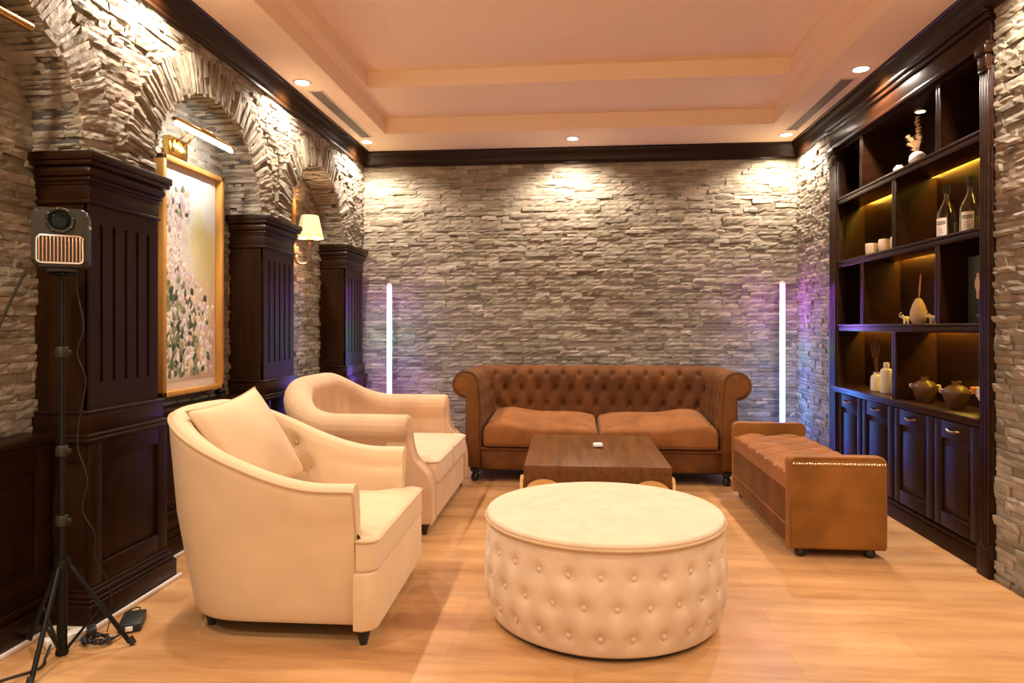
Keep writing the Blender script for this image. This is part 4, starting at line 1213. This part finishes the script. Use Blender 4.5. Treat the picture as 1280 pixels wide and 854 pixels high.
# ------------------------------------------------------------------ tufted bench
bn = thing('tufted_bench', 'brown velvet bench with tufted seat and nailhead end panels', 'bench', (1.352, 4.31, 0))
HW, HL = .243, .655
def end_panel(y0, y1):
    top = [p for p in rounded_poly(-HW, HW, .045, .525, .026, 6) if p[1] > .4]
    m = MB(); m.prism(top+[(-HW, .045), (HW, .045)], y0, y1, 'y', .014, 4)
    return m
end_panel(-HL, -HL+.075).build('end_panel', M['brown_velvet_side'], bn)
end_panel(HL-.075, HL).build('end_panel', M['brown_velvet_side'], bn)
nm = MB().lathe([(0, .0055), (.0045, .0038), (.0072, 0), (0, 0)], seg=10)
n0 = None
for k in range(35):
    x = -HW+.024+k*(2*HW-.032)/34
    loc = (x, -HL-.0002, .488); rot = Vector((0, -1, 0)).to_track_quat('Z', 'Y')
    if n0 is None: n0 = nm.build('nailhead', M['nail'], bn); n0.rotation_mode = 'QUATERNION'; n0.location = loc; n0.rotation_quaternion = rot
    else: copy_part(n0, loc, rot, bn)
MB().tube([(-HW+.004, -HL+.004, .06), (-HW+.004, -HL+.004, .49), (-HW+.03, -HL+.002, .519), (HW-.03, -HL+.002, .519), (HW-.004, -HL+.004, .49), (HW-.004, -HL+.004, .06)], .0055, 6).build('panel_piping', M['brown_velvet_light'], bn)
def seat(u, v):
    # u along the length, v across and down the two sides
    y = -HL+.07+(2*HL-.14)*u
    w = (v-.5)*2
    top = .80
    if abs(w) < top: x = w/top*(HW-.012); z = .447; nz = 1
    else:
        f = (abs(w)-top)/(1-top); x = math.copysign(HW-.012+.010*math.sin(f*PI/2), w); z = .447-.105*f; nz = 0
    xs = x if nz else math.copysign(HW-.012+(abs(w)-top)/(1-top)*.105, w)
    W_, H_ = .185, .115
    p_ = y/W_+xs/(2*H_); q_ = y/W_-xs/(2*H_)
    puff = (abs(math.sin(PI*p_))*abs(math.sin(PI*q_)))**.5
    dp = p_-round(p_); dq = q_-round(q_)
    hole = math.exp(-(dp*dp+dq*dq)/.02)
    edge = smoothstep(0, .03, abs(abs(x)-(HW)) if nz else 1)
    d = .026*puff-.014*hole-.016
    if nz: z += d*(.35+.65*smoothstep(0, .04, HW-.012-abs(x)))-.012*(1-smoothstep(0, .03, HW-.012-abs(x)))
    else:
        f = (abs(w)-top)/(1-top); x += math.copysign(d*.5*(1-smoothstep(.3, .8, f)), w); z -= .012*(1-f)
    return (x, y, z)
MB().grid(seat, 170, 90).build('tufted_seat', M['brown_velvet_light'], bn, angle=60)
b0 = None
for i in range(-12, 13):
    for j in range(-3, 4):
        xs = j*.115; y = (i+(j % 2)/2)*.185
        if abs(xs) > HW-.03 or abs(y) > HL-.10: continue
        if b0 is None: b0 = MB().lathe([(0, .006), (.006, .005), (.009, .001), (.008, -.005), (0, -.005)], seg=12).build('button', M['brown_velvet'], bn); b0.location = (xs, y, .428)
        else: copy_part(b0, (xs, y, .428), None, bn)
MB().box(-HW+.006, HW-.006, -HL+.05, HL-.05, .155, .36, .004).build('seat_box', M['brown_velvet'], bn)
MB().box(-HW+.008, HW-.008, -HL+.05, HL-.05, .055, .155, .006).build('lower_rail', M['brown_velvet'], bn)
for s in (-1, 1): MB().tube([(s*(HW-.005), -HL+.06, .157), (s*(HW-.005), HL-.06, .157)], .0045, 6).build('side_piping', M['brown_velvet_light'], bn)
ft = MB().lathe([(0, 0), (.018, 0), (.026, .010), (.028, .026), (.024, .040), (.022, .048), (0, .048)], seg=18)
f0 = None
for x, y in ((-.175, -HL+.045), (.175, -HL+.045), (-.175, HL-.045), (.175, HL-.045)):
    if f0 is None: f0 = ft.build('foot', M['black'], bn); f0.location = (x, y, 0)
    else: copy_part(f0, (x, y, 0), None, bn)

# ------------------------------------------------------------------ tripod, projector, cables
TX, TY = -1.865, 2.335
tp = thing('tripod_stand', 'black tripod stand holding the projector at left', 'tripod', (TX, TY, 0))
MB().tube([(0, 0, .0), (0, 0, .36)], .017, 14).build('centre_column', M['black_metal'], tp)
MB().tube([(0, 0, .27), (0, 0, .80)], .0125, 12).tube([(0, 0, .75), (0, 0, 1.12)], .0105, 12).tube([(0, 0, 1.10), (0, 0, 1.39)], .0085, 12).build('pole', M['black_metal'], tp)
for z in (.49, .745, 1.105):
    c = MB().lathe([(0, -.018), (.02, -.018), (.021, -.01), (.021, .014), (.017, .02), (0, .02)], (0, 0, z), 18); c.box(.012, .034, -.008, .008, z-.008, z+.008, .003); c.build('collar', M['gunmetal'], tp)
MB().lathe([(0, -.02), (.026, -.02), (.028, 0), (.026, .02), (0, .02)], (0, 0, .33), 18).build('leg_hub', M['black_metal'], tp)
MB().lathe([(0, -.006), (.022, -.006), (.020, .01), (0, .012)], (0, 0, .012), 18).build('brace_hub', M['black_metal'], tp)
for ang, R in ((-1.30, .22), (.42, .22), (PI-.35, .20)):
    c, s = math.cos(ang), math.sin(ang)
    l = MB(); a = Vector((.024*c, .024*s, .325)); b = Vector((R*c, R*s, .012)); l.tube([a, b], .0085, 8)
    lg = l.build('leg', M['black_metal'], tp)
    MB().tube([b+Vector((0, 0, .018)), b-Vector((-.012*c, -.012*s, .006))], .0115, 10).build('rubber_foot', M['black_rubber'], tp).parent = lg
    m_ = a.lerp(b, .52); MB().tube([(.016*c, .016*s, .02), m_], .0055, 6).build('brace', M['black_metal'], tp)
MB().box(-.03, .03, -.03, .03, 1.385, 1.395, .003).lathe([(0, 0), (.012, 0), (.016, .012), (0, .014)], (0, 0, 1.372), 14).build('head_plate', M['black_metal'], tp)
pj = thing('projector', 'retro grey projector with round lens and barred grille on tripod', 'projector', (TX, TY, 1.397), math.radians(33))
MB().prism(rounded_poly(-.086, .086, .016, .226, .024, 6), -.062, .085, 'y', .012, 3).build('casing', M['gunmetal'], pj)
MB().box(-.045, .045, -.04, .05, 0, .018, .005).build('base_foot', M['black'], pj)
RX = Matrix.Rotation(PI/2, 4, 'X')
MB().lathe([(.036, -.002), (.037, .008), (.043, .009), (.046, .003), (.046, -.004)], seg=36, cap=False, mtx=Matrix.Translation((0, -.0615, .182)) @ RX).build('lens_ring', M['gunmetal'], pj)
MB().lathe([(0, .006), (.02, .005), (.032, .002), (.037, -.002)], seg=36, cap=False, mtx=Matrix.Translation((0, -.0615, .182)) @ RX).build('lens', M['lens'], pj)
s0 = None
for k in range(8):
    a = 2*PI*k/8+.2; loc = (.0415*math.cos(a), -.071, .182+.0415*math.sin(a))
    if s0 is None: s0 = MB().lathe([(0, .003), (.002, .002), (.003, 0)], seg=8, mtx=RX).build('screw', M['chrome'], pj); s0.location = loc
    else: copy_part(s0, loc, None, pj)
g = MB().tube([Vector((x, -.064, z)) for x, z in rounded_poly(-.070, .070, .030, .126, .014, 5)], .0042, 8, closed=True); g.build('grille_rim', M['chrome'], pj)
MB().prism(rounded_poly(-.069, .069, .031, .125, .012, 5), -.0645, -.060, 'y').build('grille_backing', M['black'], pj)
for k in range(12):
    x = -.0615+k*.0112
    MB().box(x-.0027, x+.0027, -.069, -.0635, .034, .122, .002).build('grille_bar', M['bar_warm'], pj)
MB().lathe([(0, 0), (.008, 0), (.008, .006), (0, .007)], seg=12, mtx=Matrix.Translation((.086, 0, .165)) @ Matrix.Rotation(PI/2, 4, 'Y')).build('side_knob', M['chrome'], pj)

def cable(name, pts, r, mat, label, cat='cable', n=8):
    return tag(MB().tube([Vector(p) for p in pts], r, 7, n).build(name, mat), label, cat)
cable('signal_cable', [(-1.975, 2.30, 1.405), (-2.0, 2.285, 1.335), (-2.045, 2.25, 1.18), (-2.075, 2.18, .98), (-2.03, 2.05, .70), (-1.98, 1.9, .30), (-1.96, 1.8, .006)], .005, M['gunmetal'], 'grey cable sloping from the projector to the left edge')
cable('thin_wire', [(-1.835, 2.37, 1.40), (-1.825, 2.36, 1.33), (-1.80, 2.36, 1.20), (-1.825, 2.36, 1.10), (-1.80, 2.37, 1.0), (-1.825, 2.37, .85), (-1.83, 2.37, .75), (-1.80, 2.38, .63), (-1.82, 2.38, .52), (-1.785, 2.40, .42), (-1.80, 2.42, .33), (-1.775, 2.46, .22), (-1.79, 2.50, .10), (-1.81, 2.50, .012)], .0022, M['black_rubber'], 'thin black wire hanging down along the tripod pole')
ad = thing('power_adapter', 'black brick power adapter on the floor beside the tripod', 'power adapter', (-1.765, 2.588, 0), math.radians(25))
MB().box(-.041, .041, -.074, .074, .001, .034, .005).build('brick', M['black'], ad)
MB().tube([(.01, .07, .018), (.012, .10, .030), (-.01, .13, .022), (-.045, .135, .006)], .0028, 7, 6).build('lead', M['black_rubber'], ad)
MB().box(-.013, .013, -.080, -.073, .008, .026, .002).build('socket', M['white'], ad)
co = []
for k in range(49):
    a = 2*PI*k/16; r = .042+.008*math.sin(k*.9)
    co.append((-1.795+1.15*r*math.cos(a), 2.425+.75*r*math.sin(a), .010+.004*k/16+.006*math.sin(k*1.7)+.004))
co += [(-1.75, 2.44, .012), (-1.742, 2.465, .015), (-1.737, 2.490, .016)]
tag(MB().tube([Vector(p) for p in co], .0045, 7, 3).build('coiled_cable', M['black_rubber']), 'coiled black power cable between the tripod and the adapter', 'cable')
tag(MB().box(-.016, .016, -.028, .028, 0, .03, .006, mtx=Matrix.Translation((-1.84, 2.455, .022)) @ Matrix.Rotation(.7, 4, 'Z')).build('cable_tie_bundle', M['black']), 'black plug bundled at the cable coil by the tripod foot', 'plug')
ps = thing('power_strip', 'white power strip on the floor behind the tripod foot', 'power strip', (-1.925, 2.43, 0), math.radians(-35))
MB().box(-.026, .026, -.07, .07, 0, .032, .006).build('casing', M['white'], ps)
MB().box(-.012, .012, -.045, .045, .0318, .0335, .001).build('socket_face', M['white_trim'], ps)
cable('floor_cable', [(-1.93, 2.36, .02), (-1.90, 2.30, .006), (-1.86, 2.22, .006), (-1.93, 2.12, .006), (-1.98, 1.95, .006), (-1.95, 1.7, .006)], .0045, M['black_rubber'], 'black cable on the floor running to the left edge')

# ------------------------------------------------------------------ light, camera, output
w = bpy.data.worlds.new('room_world'); SC.world = w; w.use_nodes = True
w.node_tree.nodes['Background'].inputs[0].default_value = (1, .69, .44, 1); w.node_tree.nodes['Background'].inputs[1].default_value = 1.05  # warm fill added through the open end, mainly for the ceiling

F, VXP, CYP = 853.3, 718.0, 408.0
cam = bpy.data.cameras.new('camera'); co_ = bpy.data.objects.new('camera', cam); COL.objects.link(co_)
cam.sensor_width = 36; cam.lens = F/1280*36; cam.shift_y = -(427-CYP)/1280; cam.clip_start = .02
co_.location = (0, 0, 1.2); co_.rotation_euler = (PI/2, 0, math.atan((VXP-640)/F))
SC.camera = co_
vs_ = SC.view_settings
vs_.view_transform = 'Standard'; vs_.look = 'None'; vs_.gamma = 1; vs_.exposure = 0.70; vs_.use_curve_mapping = False
